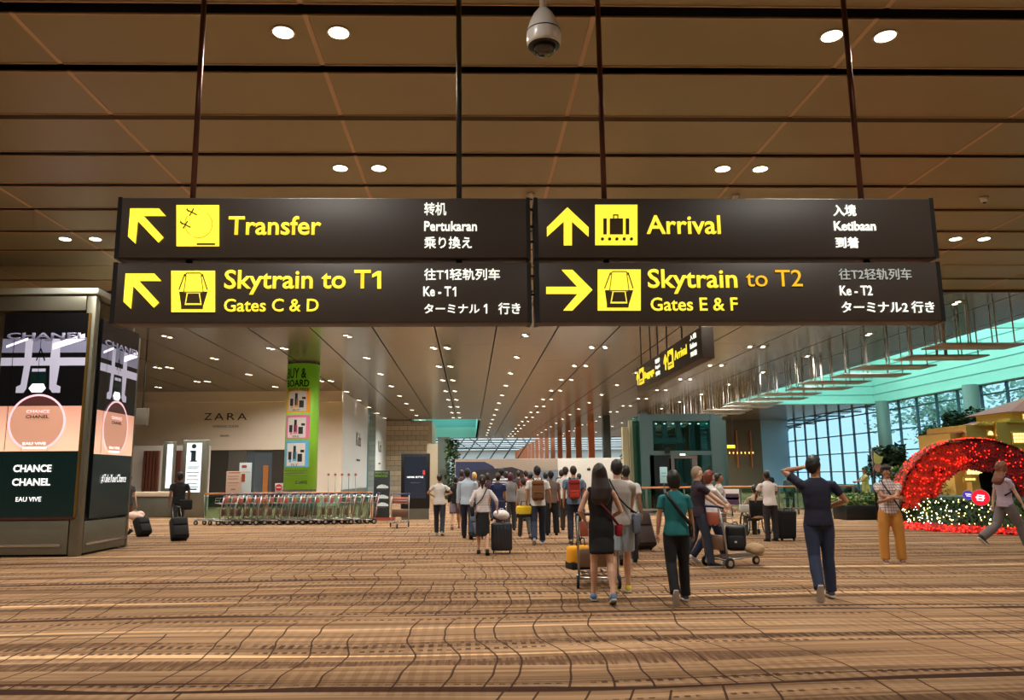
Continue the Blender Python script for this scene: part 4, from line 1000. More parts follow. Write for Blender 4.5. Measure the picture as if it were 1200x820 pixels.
P(bx(*pbox(797,803,531.5,533.5,LY-.02,.02)),'floor_indicator',mat('indicator_white',(240,240,230),.4,em=2),L)
# sign on a stand by the lift, and bin
standee('notice_stand','small glowing white notice on a post in front of the lift',774,782,547,566,30.5,(150,190,196),[(.2,.8,.6,.64,(90,120,130)),(.2,.8,.4,.44,(90,120,130))])
bn=thing('steel_bin','round brushed steel bin by the glass railing left of the lift','bin',gr(741,606)[:] if 0 else (at(741,604,30).x,30,0)); 
MB().lathe((0,0,0),[(.2,0),(.2,.95),(.18,1.0)],28).build('bin_body',M['chrome'],bn); MB().lathe((0,0,0),[(.16,.99),(.16,1.02)],28).build('bin_lid',M['blackp'],bn)
# ---------------- glass railing with wooden handrail ----------------
BY=31.0
rl=thing('glass_railing','glass railing with orange wooden handrail running across the right side','railing',(at(850,600,BY).x,BY,0))
a0,a1=at(735,573,BY).x,at(1000,573,BY).x; zt=1.08
P(MB().tube([(a0,BY-.08,zt),(a1,BY-.08,zt)],.04,12),'handrail',M['wood'],rl)
P(bx(a0,a1,BY-.04,BY+.06,.18,.26),'bottom_rail',M['chrome'],rl)
n=12
for i in range(n+1):
    x=a0+(a1-a0)*i/n; P(MB().bev(x-.03,x+.03,BY-.03,BY+.05,0,zt,.008,seg=1),'post',M['steel'],rl)
for i in range(n):
    x=a0+(a1-a0)*i/n; P(bx(x+.05,x+(a1-a0)/n-.05,BY,BY+.015,.27,zt-.06),'glass_pane',M['gl_bal'],rl)
# yellow hanging sign far right of lift
ys=thing('hanging_sign','small yellow sign with white arrow hung right of the lift','sign',(at(848,523,50).x,50,at(848,526,50).z))
P(MB().bev(at(836,523,50).x,at(862,523,50).x,50,50.2,at(848,525.5,50).z,at(848,521,50).z,.02),'sign_box',mat('olive_sign',(120,118,50),.5,em=.2),ys)
P(bx(at(852,523,50).x,at(861,523,50).x,49.97,50,at(848,525,50).z,at(848,521.5,50).z),'lit_panel',M['yel'],ys)
for px in (838,860): P(MB().tube([(at(px,523,50).x,50.1,at(848,521,50).z),(at(px,523,50).x,50.1,H)],.03,6),'hanging_rod',M['steel_dark'],ys)
# landscape picture board behind trolley couple
standee('picture_board','low standing board with an orange sunset picture behind the couple with the trolley',850,866,573,592,29.5,(200,190,180),[(.05,.95,.05,.72,(70,50,80)),(.05,.95,.35,.5,(220,130,50)),(.4,.6,.4,.48,(250,220,120))])
# ---------------- Christmas arch with fairy lights ----------------
AY=22.3; AX=at(1143,620,AY).x
M['petal']=mat('poinsettia_red',(190,24,18),.5,var=.3,vscale=5); M['petal_lit']=mat('poinsettia_lit_orange',(226,60,30),.5,var=.2); M['petal3']=mat('dark_crimson',(110,10,24),.6,var=.3)  # the orange red petal carries the warm light in its colour
M['redled']=mat('red_fairy_bulb',(255,30,20),.4,em=5,emc=(255,40,24)); M['warmled']=mat('warm_fairy_bulb',(255,225,160),.4,em=9,emc=(255,224,160))
AR=thing('flower_arch','big round arch covered in red flowers and fairy lights','arch',(AX,AY,0))
th0=math.radians(14); Ra=1.98; Wd=1.1   # arch axis direction turned so that its left flank shows
ax=Vector((math.sin(-th0)*-1,math.cos(th0),0)).normalized(); sd=Vector((ax.y,-ax.x,0))
def apos(a,r,t): return Vector((AX,AY,.62))+sd*(math.cos(a)*r)+Vector((0,0,1))*(math.sin(a)*r*.93)+ax*t
mb=MB(); nA=28
for i in range(nA):
    a0_=PI*i/nA; a1_=PI*(i+1)/nA
    for (r0,r1) in ((1.15,1.15),(Ra,Ra)):
        mb.add([apos(a0_,r0,-Wd/2),apos(a1_,r0,-Wd/2),apos(a1_,r0,Wd/2),apos(a0_,r0,Wd/2)],[(0,1,2,3)])
    for t in (-Wd/2,Wd/2): mb.add([apos(a0_,1.15,t),apos(a1_,1.15,t),apos(a1_,Ra,t),apos(a0_,Ra,t)],[(0,1,2,3)])
P(mb,'arch_shell',M['petal3'],AR)
rnd=random.Random(5)
def flower(mb,p,n_,s,mi):
    n_=n_.normalized(); u=n_.orthogonal().normalized(); w=n_.cross(u); r0=rnd.uniform(0,6)
    for k in range(5):
        a=r0+2*PI*k/5; d=u*math.cos(a)+w*math.sin(a); e=u*math.cos(a+.45)+w*math.sin(a+.45); f_=u*math.cos(a-.45)+w*math.sin(a-.45)
        mb.add([p,p+e*s*.5+n_*s*.15,p+d*s+n_*s*.3,p+f_*s*.5+n_*s*.15],[(0,1,2,3)],mi)
mb=MB(); 
for i in range(1700):
    a=rnd.uniform(0,PI); t=rnd.uniform(-Wd/2,Wd/2); p=apos(a,Ra+.03,t); n_=apos(a,Ra+1,t)-apos(a,Ra,t)
    mi=(1 if (a>PI*.5) and rnd.random()<.75 else 0) if rnd.random()<.8 else 2  # left half mostly orange: the light falling there is put into the petals
    if a<PI*.5: mi=2 if rnd.random()<.6 else 0
    flower(mb,p,n_,.13,mi)
for i in range(900):
    a=rnd.uniform(0,PI); r=rnd.uniform(1.15,Ra); p=apos(a,r,-Wd/2-.03); flower(mb,p,-ax,.11,rnd.choice((1,1,0)) if a>PI*.55 else rnd.choice((0,2,2)))  # front face too: orange light painted into the left half
for i in range(250):
    a=rnd.uniform(0,PI); t=rnd.uniform(-Wd/2,Wd/2); p=apos(a,Ra+.05,t); n_=apos(a,Ra+1,t)-apos(a,Ra,t); flower(mb,p,n_,.12,3)
o=P(mb,'flower_cover',[M['petal'],M['petal_lit'],M['petal3'],M['leaf2']],AR); o['kind']='stuff'
mb=MB()
for i in range(420):
    a=rnd.uniform(0,PI); t=rnd.uniform(-Wd/2,Wd/2); 
    p=apos(a,Ra+.1,t) if rnd.random()<.6 else apos(a,rnd.uniform(1.2,Ra),-Wd/2-.09)
    mb.ell(p,.016,.016,.016,nu=5,nv=3)
o=P(mb,'red_fairy_lights',M['redled'],AR); o['kind']='stuff'
# hedge base ring with warm lights, red light garland
RIN=1.15
HG=thing('display_hedge','round dark hedge bed studded with warm fairy lights under the red arch','hedge',(AX+1.3,AY,0))
hc=Vector((AX+1.3,AY,0)); hr=3.2
def hp(a,r,z): return Vector((hc.x+r*math.cos(a),hc.y+r*math.sin(a),z))
mb=MB().lathe(hc,[(hr-.05,0),(hr-.1,.3),(hr-.35,.85),(.5,.9)],40)
P(mb,'hedge_core',M['leaf2'],HG)
mb=MB()
for i in range(5200):
    a=rnd.uniform(PI*.8,PI*2.05); v=rnd.random(); p=hp(a,hr-.02-.3*v+rnd.uniform(-.05,.05),.08+.8*v); s=.06
    u=Vector((rnd.gauss(0,1),rnd.gauss(0,1),rnd.gauss(0,1))).normalized(); w=u.cross(Vector((rnd.gauss(0,1),rnd.gauss(0,1),rnd.gauss(0,1)))).normalized()
    mb.add([p-u*s,p+w*s*.5,p+u*s,p-w*s*.5],[(0,1,2,3)],i%2)
o=P(mb,'hedge_leaves',[M['leaf'],M['leaf2']],HG); o['kind']='stuff'
mb=MB()
for i in range(520):
    a=rnd.uniform(PI*.85,PI*2.0); v=rnd.random()**1.2; p=hp(a,hr+.04-.3*v,.2+.68*v); mb.ell(p,.014,.014,.014,nu=5,nv=3)
o=P(mb,'warm_fairy_lights',M['warmled'],HG); o['kind']='stuff'
mb=MB()
for i in range(620):
    a=rnd.uniform(PI*.85,PI*2.0); p=hp(a,hr+.1+rnd.uniform(-.05,.15),rnd.uniform(.03,.2)); mb.ell(p,.02,.02,.016,nu=5,nv=3)
for i in range(200):
    a=rnd.uniform(PI*1.55,PI*1.7); p=hp(a,hr-.1+rnd.uniform(-.1,.1),rnd.uniform(.2,1.0)); mb.ell(p,.018,.018,.016,nu=5,nv=3)
o=P(mb,'red_garland_lights',M['redled'],HG); o['kind']='stuff'
mb=MB()
for i in range(500):
    a=rnd.uniform(PI*.85,PI*2.0); p=hp(a,hr+.08+rnd.uniform(-.06,.12),rnd.uniform(.04,.16)); flower(mb,p,Vector((math.cos(a),math.sin(a),.6)),.1,0)
o=P(mb,'garland_petals',M['petal'],HG); o['kind']='stuff'
# round illuminated signs on the hedge
def disc_sign(px,py,Y,rw,rh,c,label,mark):
    p=at(px,py,Y); t=thing('round_sign',label,'sign',tuple(p)); t.rotation_euler=(0,.12,-.6)
    MB().tube([(0,0,0),(0,.06,0)],rw,28).build('disc_rim',M['white'],t); 
    f=MB().tube([(0,-.012,0),(0,.0,0)],rw*.93,28).build('disc_face',mat('disc_face_colour',c,.4,em=.9,emc=c),t)
    mb=MB(); [mb.box(a*rw,b*rw,-.02,-.013,c_*rw,d*rw) for a,b,c_,d in mark]; mb.build('emblem',M['scrtext'],t)
    MB().tube([(0,.03,0),(0,.25,-.1)],.03,8).build('bracket',M['steel_dark'],t)
disc_sign(1134.5,580,19.1,.12,.12,(70,50,170),'small round violet lit sign on the hedge',[(-.5,.5,.1,.3),(-.3,.5,-.25,-.1)])
disc_sign(1149,583,18.9,.2,.2,(225,24,50),'larger round red lit sign with a white emblem on the hedge',[(-.35,.4,.2,.34),(-.5,.45,-.08,.08),(-.35,.3,-.38,-.24),(-.36,-.24,-.38,.3),(.2,.32,-.3,.34)])
# yellow toy house
M['houseY']=mat('house_ochre',(226,180,92),.6,em=.0,var=.05); M['houseW']=mat('house_window_glow',(255,230,150),.5,em=1.6,emc=(255,226,150)); M['roofR']=mat('house_roof_red',(160,58,38),.7,var=.1); M['houseT']=mat('house_trim',(236,196,96),.6)
YH=27.4
HO=thing('display_house','large yellow toy house with red tiled roofs and glowing windows behind the arch','house',(at(1175,600,YH).x,YH,0))
def hb(x0,x1,yt,yb,m,name,Y=YH,d=2.0): 
    a,b=at(x0,yb,Y),at(x1,yt,Y); return P(bx(a.x,b.x,Y,Y+d,max(a.z,0),b.z),name,M[m],HO)
hb(1127,1150,507,640,'houseY','left_wing',YH-.0); hb(1147,1184,498,640,'houseY','middle_block',YH-.3,2.4); hb(1184,1262,494,640,'houseY','right_block',YH-.5,2.8); hb(1187,1250,482,494,'houseY','upper_storey',YH-.1,2)
hb(1146,1185,496,498.5,'houseT','cornice',YH-.4,2.6); hb(1183,1262,492.5,495,'houseT','cornice',YH-.6,3); hb(1179,1184,490,496,'houseT','corner_turret',YH-.4,.4)
hb(1147,1184,519,521,'houseT','string_course',YH-.36,.1)
for k in range(8): hb(1149+4*k,1150+4*k,493.5,496,'houseT','baluster',YH-.4,.1)
a,b,c=at(1124,507,YH-.2),at(1152,507,YH-.2),at(1147,494,YH+.8)
P(MB().add([a,b,b+Vector((0,2.4,0)),a+Vector((0,2.4,0)),c,c+Vector((0,.4,0))],[(0,1,4),(1,2,5,4),(2,3,5),(3,0,4,5),(0,3,2,1)]),'roof',M['roofR'],HO)
a,b,c=at(1184,482,YH-.3),at(1256,482,YH-.3),at(1206,464,YH+.9); c2=at(1232,464,YH+.9)
P(MB().add([a,b,b+Vector((0,2.6,0)),a+Vector((0,2.6,0)),c,c2],[(0,1,5,4),(1,2,5),(2,3,4,5),(3,0,4),(0,3,2,1)]),'roof',M['roofR'],HO)
def hw(x0,x1,yt,yb,Y,arch=False,nx=2,ny=2):
    a,b=at(x0,yb,Y),at(x1,yt,Y); f=P(bx(a.x-.05,b.x+.05,Y-.04,Y,a.z-.05,b.z+.05),'window_frame',M['houseT'],HO)
    if arch:
        cx=(a.x+b.x)/2; r=(b.x-a.x)/2; P(MB().prism([(cx+r*math.cos(PI*i/10),Y-.06,a.z+(b.z-a.z)*math.sin(PI*i/10)) for i in range(11)],(0,.02,0)),'pane',M['houseW'],f)
    else:
        for i in range(nx):
            for j in range(ny):
                w=(b.x-a.x)/nx; h=(b.z-a.z)/ny; P(bx(a.x+i*w+.015,a.x+(i+1)*w-.015,Y-.06,Y-.04,a.z+j*h+.015,a.z+(j+1)*h-.015),'pane',M['houseW'],f)
for x in (1157,1166,1175): hw(x,x+5.5,505,509.5,YH-.3,True)
hw(1187,1200,507,519,YH-.5,nx=4,ny=3); hw(1198,1204,485,491,YH-.1); hw(1134,1140,514,518,YH,nx=3,ny=2)
hw(1132,1152,541,556,YH-.35,nx=4,ny=2); hw(1130,1142,560,563,YH-.35,nx=3,ny=1)
# small indoor trees and planting
M['bark']=mat('bark',(70,56,42),.8,bump=.3,bscale=30)
def tree(px,py,Y,rw,rh,label,m,seed,stem=True):
    c=at(px,py,Y); t=thing('potted_tree',label,'tree',(c.x,Y,0))
    rnd2=random.Random(seed); mb=MB()
    for k in range(16):
        d=Vector((rnd2.uniform(-1,1),rnd2.uniform(-.8,.8),rnd2.uniform(-1,1))); 
        leafball(mb,(c.x+d.x*rw*.62,Y+d.y*rw*.6,c.z+d.z*rh*.62),rw*.42,rw*.42,rh*.3,130,.12,k%2,seed*31+k)
    o=P(mb,'foliage',[M[m],M['leaf2']],t); o['kind']='stuff'
    tb=MB().tube([(c.x,Y,0),(c.x+.05,Y,c.z*.5),(c.x,Y,c.z)],[.09,.06,.04],8)
    for k in range(5):
        a=k*1.26; tb.tube([(c.x,Y,c.z*.55),(c.x+rw*.5*math.cos(a),Y+rw*.4*math.sin(a),c.z+rh*.1*(k%3))],[.035,.015],5)
    P(tb,'trunk',M['bark'],t)
tree(1133,497,31,.85,.8,'upper dark green indoor tree left of the yellow house','leaf2',1)
tree(1108,515,33.5,1.0,.7,'dark green indoor tree before the glass wall, upper left of the arch','leaf2',2)
tree(1043,543,28.6,.75,.85,'broad dark green tree behind the man in tan trousers','leaf2',3)
for i,(px,Y,rw,rh,py,lab,m) in enumerate(((1083,28.4,1.0,.55,578,'yellow green bush left of the red arch','leaf3'),(1062,26,.9,.5,560,'pale flowering bush behind the man in tan trousers','leaf3'),(1061,24.8,.5,.6,590,'dark green bush at the foot of the red arch','leaf2'))):
    c=at(px,py,Y); mb=MB()
    for k in range(9): leafball(mb,(c.x+random.uniform(-.7,.7)*rw,Y+random.uniform(-.4,.4),max(.3,c.z)+random.uniform(-.6,.4)*rh),rw*.4,.35,rh*.5,110,.07,k%2,400+i*20+k)
    for v in mb.v: v.z=max(v.z,.02)
    o=P(mb,'garden_bush',[M[m],M['leaf2']]); tag(o,lab,'bush')
# planter with low plants and a pole with cut-out near the railing
PX0,PX1=at(985,598,27).x,at(1060,598,27).x
pt=thing('long_planter','long black planter of low golden green plants before the glass wall','planter',((PX0+PX1)/2,27,0))
P(MB().bev(PX0,PX1+.3,26.6,27.6,0,.5,.03),'planter_box',M['blackp'],pt)
mb=MB()
for k in range(22): leafball(mb,(PX0+(PX1+.3-PX0)*(k+.5)/22,27.05,.62+.12*math.sin(k*1.7)),.3,.45,.22,90,.08,k%2,700+k)
o=P(mb,'low_plants',[M['leaf3'],M['leaf']],pt); o['kind']='stuff'
pz=at(1022,530,25.5); t=thing('bird_cut_out_post','dark post carrying a pale yellow leaf shaped cut-out above a pink disc','ornament',(pz.x,25.5,0))
P(MB().tube([(pz.x,25.5,0),(pz.x,25.5,pz.z+.1)],.04,8),'pole',M['blackp'],t)
P(MB().prism([at(x,y,25.45) for x,y in ((1024,529),(1030,534),(1035,535),(1033,542),(1028,546),(1024,541))],(0,.02,0)),'leaf_shape',mat('pale_leaf_yellow',(200,206,120),.5),t)
P(MB().tube([at(1029,548,25.45),at(1029,548,25.45)+Vector((0,.03,0))],.14,20),'pink_disc',mat('pale_pink_disc',(196,150,128),.5),t)
# outside trees beyond the glass
M['hazeleaf']=mat('haze_paled_foliage',(176,204,180),.8,var=.4,vscale=.6)  # leaves paled, the outdoor haze is put into their colour
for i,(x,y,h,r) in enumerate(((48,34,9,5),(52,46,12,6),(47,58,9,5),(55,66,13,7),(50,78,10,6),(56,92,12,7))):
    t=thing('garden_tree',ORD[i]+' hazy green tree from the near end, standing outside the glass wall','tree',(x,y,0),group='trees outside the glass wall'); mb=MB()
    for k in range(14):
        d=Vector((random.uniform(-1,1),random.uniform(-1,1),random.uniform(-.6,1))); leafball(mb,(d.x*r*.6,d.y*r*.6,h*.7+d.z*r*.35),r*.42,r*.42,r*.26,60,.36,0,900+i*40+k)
    o=mb.build('foliage',M['hazeleaf'],t); o['kind']='stuff'; MB().tube([(0,0,0),(.2,0,h*.7)],[.3,.18],8).build('trunk',M['bark'],t)
# ---------------- people ----------------
SK={'tan':mat('skin_tan',(178,128,98),.5),'fair':mat('skin_fair',(210,164,138),.5),'brown':mat('skin_brown',(128,86,62),.5),'pale':mat('skin_pale',(220,180,158),.5)}
HM={'black':mat('hair_black',(20,15,14),.5,bump=.3,bscale=120),'dark':mat('hair_dark_brown',(42,26,20),.5,bump=.3,bscale=120),'red':mat('hair_auburn',(110,48,28),.5,bump=.3,bscale=100),'grey':mat('hair_grey',(150,128,104),.6,bump=.3,bscale=100),'blond':mat('hair_blond',(196,150,80),.5,bump=.3,bscale=100),'plum':mat('hair_plum',(90,34,54),.5,bump=.3,bscale=100),'ginger':mat('hair_light_brown',(122,70,44),.5,bump=.4,bscale=60)}
_cm={}
def cloth(c):
    if c not in _cm: _cm[c]=mat('cloth_%d'%len(_cm),c,.85,bump=.15,bscale=250,var=.06,vscale=9)
    return _cm[c]
def plaid():
    m=mat('checked_shirt',(210,190,180),.85); g=NG(m); b=m.node_tree.nodes['Principled BSDF']; tc=g.n('ShaderNodeTexCoord'); sp=g.n('ShaderNodeSeparateXYZ'); m.node_tree.links.new(tc.outputs['Object'],sp.inputs[0])
    xx=g.m('ADD',sp.outputs[0],g.m('MULTIPLY',sp.outputs[1],.6))
    a=g.m('LESS_THAN',g.m('FRACT',g.m('MULTIPLY',xx,22)),.3); d=g.m('LESS_THAN',g.m('FRACT',g.m('MULTIPLY',sp.outputs[2],20)),.3)
    c=g.mix(g.m('MULTIPLY',a,.6),(216,200,194),(120,70,76)); c=g.mix(g.m('MULTIPLY',d,.6),c,(104,66,80)); m.node_tree.links.new(c,b.inputs['Base Color']); return m
def stripes(c0,c1,k=26):
    m=mat('striped_cloth',c0,.85); g=NG(m); b=m.node_tree.nodes['Principled BSDF']; tc=g.n('ShaderNodeTexCoord'); sp=g.n('ShaderNodeSeparateXYZ'); m.node_tree.links.new(tc.outputs['Object'],sp.inputs[0])
    d=g.m('LESS_THAN',g.m('FRACT',g.m('MULTIPLY',sp.outputs[2],k)),.4); m.node_tree.links.new(g.mix(d,c0,c1),b.inputs['Base Color']); return m
M['eye']=mat('eye_dark',(24,18,16),.2); M['lip']=mat('lip_tone',(150,84,76),.5)
def remesh(mb,vox,sm=2,fold=0,seed=0,planes=None):
    me=bpy.data.meshes.new('t'); me.from_pydata([tuple(v) for v in mb.v],[],mb.f); me.update()
    o=bpy.data.objects.new('t',me)
    r=o.modifiers.new('r','REMESH'); r.mode='VOXEL'; r.voxel_size=vox; r.use_smooth_shade=True
    if sm: s_=o.modifiers.new('s','SMOOTH'); s_.iterations=sm; s_.factor=.5
    m2=evaluated(o); bpy.data.objects.remove(o); bpy.data.meshes.remove(me)
    if fold:
        n=len(m2.vertices); co=[0.0]*(3*n); m2.vertices.foreach_get('co',co)
        nr=[0.0]*(3*n); m2.vertex_normals.foreach_get('vector',nr)
        for i in range(0,3*n,3):
            x,y,z=co[i:i+3]; q=(noise.noise((x*9+seed,y*9,z*5))+.5*noise.noise((x*4,y*4+seed,z*16)))*fold
            co[i]=x+nr[i]*q; co[i+1]=y+nr[i+1]*q; co[i+2]=z+nr[i+2]*q
        m2.vertices.foreach_set('co',co)
    m2.polygons.foreach_set('use_smooth',[True]*len(m2.polygons)); m2.update()
    return m2
def mesh_obj(name,me,m,parent):
    me.name=name; me.materials.clear(); me.materials.append(m); o=bpy.data.objects.new(name,me); COL.objects.link(o); o.parent=parent; return o
def ik(a,c,l1,l2,pole):
    a,c=Vector(a),Vector(c); d=c-a; D=min(d.length,(l1+l2)*.999); dn=d.normalized(); c=a+dn*D
    x=(l1*l1-l2*l2+D*D)/(2*D); h=math.sqrt(max(0,l1*l1-x*x)); pl=Vector(pole); pl=(pl-dn*pl.dot(dn)); pl=pl.normalized() if pl.length>1e-4 else Vector((0,-1,0))
    return a+dn*x+pl*h,c
STAND=[(.03,.02,.05),(-.02,.02,-.02)]
POSES={'stand':[(.04,.04,.06),(-.03,.03,.06)],'walkR':[(.36,.12,.02),(-.28,.42,.02)],'walkL':[(-.28,.42,.02),(.36,.12,.02)],
'stepR':[(.2,.1,.02),(-.12,.35,.02)],'stepL':[(-.12,.35,.02),(.2,.1,.02)],'backL':[(.06,.02,.0),(-.16,.42,.02,-1.15)],'backR':[(-.12,.42,.03,-1.0),(.04,.02,.03)],'sit':[(1.45,1.4,.06),(1.45,1.4,.06)]}
PEOPLE={}
def person(name_,px,foot,top,face,pose,label,skin='tan',female=False,hair=('short','black'),topw=('tee',(40,40,60)),bottom=('trousers',(40,50,70)),shoes=(40,40,44),arms=None,lean=0,head=(0,0),vox=.013,group=None,Hh=None,loc=None,facef=False,armc=None,width=1.0):
    """face: heading in degrees, 0 = walking away from the camera (+Y), positive turns to the left"""
    if loc is None:
        p=gr(px,foot); ztop=at(px,top,p.y).z; Hh=Hh or ztop
    else: p=Vector(loc)
    s=Hh/1.76
    t=thing('person',label,'person',(p.x,p.y,0),math.radians(face),group)
    sh=(.165 if female else .195)*width; hip=.092; sw=1 if not female else .9
    legs=POSES[pose] if isinstance(pose,str) else pose
    # ---- joints in rest frame (pelvis at .93) ----
    P0=Vector((0,0,.93)); Rl=Matrix.Rotation(-lean,3,'X')
    def U(v): v=Vector(v); return P0+Rl@(v-P0)
    lj=[]
    for sgn,lg in zip((1,-1),legs):
        th,kn,sp=lg[:3]
        hj=Vector((sgn*hip,0,.90)); k=hj+Vector((sgn*math.sin(sp)*.43,math.sin(th)*.43,-math.cos(th)*.43)); sa=th-kn
        a=k+Vector((sgn*.01,math.sin(sa)*.41,-math.cos(sa)*.41)); fp=sa*.75 if sa<-.1 else 0
        if sa<-1.0: fp=sa*.9
        if len(lg)>3: fp=lg[3]
        lj.append((hj,k,a,fp,sgn))
    low=min(a.z-.085*math.cos(fp)-max(0,math.sin(-fp))*.17 for (h,k,a,fp,g_) in lj)
    if pose=='sit': low=0
    off=Vector((0,0,-low))
    aj=[]
    for i,sgn in enumerate((1,-1)):
        sj=U((sgn*sh,0,1.42)); 
        spec=(arms or [None,None])[i]
        if spec is None: spec=((.25*sgn,.02 if i else .06,.86),(sgn*.3,-1,0))
        tgt,pole=spec; e,w=ik(sj,tgt,.285,.25,pole); aj.append((sj,e,w,sgn))
    # ---- body ----
    b=MB(); f=sw
    def ring(z,rx,ry,dy=0,k=1): c=U((0,dy,z)); return (c,Rl@Vector((rx*k,0,0)),Rl@Vector((0,ry*k,0)))
    chest=.02 if female else 0
    b.loft([ring(.84,.10*f,.085),ring(.90,.155,.115,-.01),ring(.98,.155*f+.01,.11,-.008),ring(1.08,.135*f,.095),ring(1.2,.15*f,.105),ring(1.32,.17*f,.115+chest,chest*.6),ring(1.39,.165*f,.10),ring(1.435,.145*f,.08),ring(1.47,.095*f,.066),ring(1.5,.062,.06)],16)
    b.loft([ring(1.44,.062*f,.06,-.01),ring(1.52,.054*f,.056,0),ring(1.60,.052*f,.056,.01)],12)
    hy,hp_=head; RH=Rl@Matrix.Rotation(hy,3,'Z')@Matrix.Rotation(-hp_,3,'X'); hc=U((0,.012,1.655))
    def hfn(d):
        q=1.0
        if d.z<-.1: q*=1-.16*(-d.z-.1)*(1 if d.y>-.2 else .6)
        return q
    b.ell(hc,.08,.097,.114,RH,16,12,fn=hfn); b.ell(hc+RH@Vector((0,.035,-.075)),.05,.048,.045,RH,10,7)
    b.ell(hc+RH@Vector((0,.098,-.02)),.014,.022,.026,RH,8,6); 
    for sgn in (1,-1): b.ell(hc+RH@Vector((sgn*.078,-.005,-.012)),.012,.02,.032,RH,8,6)
    for (sj,e,w,sgn) in aj:
        fw=.86 if female else 1
        b.ell(sj+Vector((-.01*sgn,0,-.022)),.058*fw,.054*fw,.052*fw)
        b.tube([sj+Vector((0,0,-.022)),sj.lerp(e,.35),sj.lerp(e,.75),e,e.lerp(w,.3),e.lerp(w,.75),w],[.048*fw,.046*fw,.042*fw,.038*fw,.041*fw,.031*fw,.025*fw],12)
        d=(w-e).normalized(); nrm=Vector((sgn,0,0)); nrm=(nrm-d*nrm.dot(d)); nrm=nrm.normalized() if nrm.length>.1 else Vector((0,0,1)); side=d.cross(nrm)
        cc=armc[0 if sgn>0 else 1] if armc else .35
        c0=w+d*.01; c1=w+d*.085
        b.loft([(c0,side*.026,nrm*.018),(c0.lerp(c1,.5),side*.038,nrm*.016),(c1,side*.04,nrm*.013)],10)
        for q,ln in zip((-.03,-.01,.011,.031),(.062,.074,.07,.055)):
            b0=c1+side*q-d*.008; d1=(d-nrm*cc).normalized(); d2=(d-nrm*cc*2.6).normalized(); b1=b0+d1*ln*.5; b2=b1+d2*ln*.45; b.tube([b0,b1,b2],[.0095,.009,.007],7)
        th_=side*(-1 if True else 1); b.tube([c0+d*.015+side*-.026,c0+d*.045+side*-.052-nrm*.012,c0+d*.082+side*-.055-nrm*.02],[.013,.011,.008],7)
    for (h,k,a,fp,sgn) in lj:
        fw=.93 if female else 1
        b.tube([h+Vector((0,0,.02)),h.lerp(k,.3),h.lerp(k,.75),k,k.lerp(a,.28)+Vector((0,-.012,0)),k.lerp(a,.7),a],[.088*fw,.08*fw,.06*fw,.052*fw,.056*fw,.04*fw,.034*fw],12)
    for v in b.v: v+=off
    for i,v in enumerate(b.v): b.v[i]=v*s
    body=mesh_obj('body',remesh(b,vox*.62 if vox<.011 else vox,1),SK[skin],t)
    def fin(mb,name,m,v=None,sm=2,fold=0,parent=t):
        for i in range(len(mb.v)): mb.v[i]=(mb.v[i]+off)*s
        if v is None: return mb.build(name,m,parent)
        return mesh_obj(name,remesh(mb,v,sm,fold,px*.1),m,parent)
    # ---- shoes ----
    for (h,k,a,fp,sgn) in lj:
        Rf=Matrix.Rotation(fp,3,'X'); mb=MB(); o_=a
        def sc_(y,rx,rz,zc): return (o_+Rf@Vector((0,y,zc)),Rf@Vector((rx,0,0)),Rf@Vector((0,0,rz)))
        mb.loft([sc_(-.065,.02,.02,-.055),sc_(-.055,.034,.04,-.045),sc_(0,.04,.05,-.035),sc_(.07,.045,.036,-.05),sc_(.13,.048,.028,-.058),sc_(.175,.038,.02,-.064),sc_(.195,.015,.01,-.068)],12)
        mb.tube([o_+Rf@Vector((0,-.01,-.05)),o_+Rf@Vector((0,-.01,.0))],[.042,.039],10)
        sh_=fin(mb,'shoe',cloth(shoes))
        sl=MB(); sl.loft([(o_+Rf@Vector((0,-.068,z)),Rf@Vector((.03,0,0)),Rf@Vector((0,.004,0))) for z in (-.087,-.065)],6)
        sl=MB(); pr=[(-.07,.028),(-.03,.04),(.06,.042),(.13,.048),(.18,.036),(.2,.012)]
        up=[o_+Rf@Vector((x_,y,-.068)) for y,x_ in pr]+[o_+Rf@Vector((-x_,y,-.068)) for y,x_ in reversed(pr)]
        sl.prism(up,Rf@Vector((0,0,-.018))); fin(sl,'sole',M['white'] if sum(shoes)>120 or shoes[2]>60 else M['rubber'],parent=sh_)
    # ---- trousers / shorts / skirt ----
    kind,colr=bottom[0],bottom[1]; m=colr if not isinstance(colr,tuple) else cloth(colr)
    if kind in ('trousers','wide','shorts','leggings'):
        mb=MB(); g={'trousers':.016,'wide':.03,'shorts':.03,'leggings':.008}[kind]
        mb.loft([ring(.83,.10,.09),ring(.90,.165+g*.5,.125+g*.4,-.01),ring(.98,.16*f+g*.5+.01,.115+g*.3,-.008),ring(1.05,.142*f+.015,.104)],18)
        for (h,k,a,fp,sgn) in lj:
            if kind=='shorts': mb.tube([h+Vector((0,0,.02)),h.lerp(k,.4),h.lerp(k,.85)],[.095+g*.5,.088+g,.083+g],14)
            else: mb.tube([h+Vector((0,0,.02)),h.lerp(k,.35),h.lerp(k,.8),k,k.lerp(a,.35),k.lerp(a,.75),a+(a-k)*.06],[.09+g*.6,.083+g,.066+g,.06+g,.062+g,.052+g*1.2,.05+g*1.3],14)
        fin(mb,{'shorts':'shorts'}.get(kind,'trousers'),m,max(vox,.012),2,.006)
    if kind in ('skirt','longskirt'):
        hem=bottom[2]; mb=MB(); sp_=max(abs(lj[0][1].y-lj[1][1].y)*.5,.02)
        mb.loft([ring(1.06,.135*f,.10),ring(.98,.165*f,.12),ring(.9,.178*f,.135),((0,0,(hem+.9)/2),Vector((.17*f+.01,0,0)),Vector((0,.13+sp_*.6,0))),((0,0,hem),Vector((.165*f+.015,0,0)),Vector((0,.12+sp_,0)))],20)
        fin(mb,'skirt',m,max(vox,.012),2,.007)
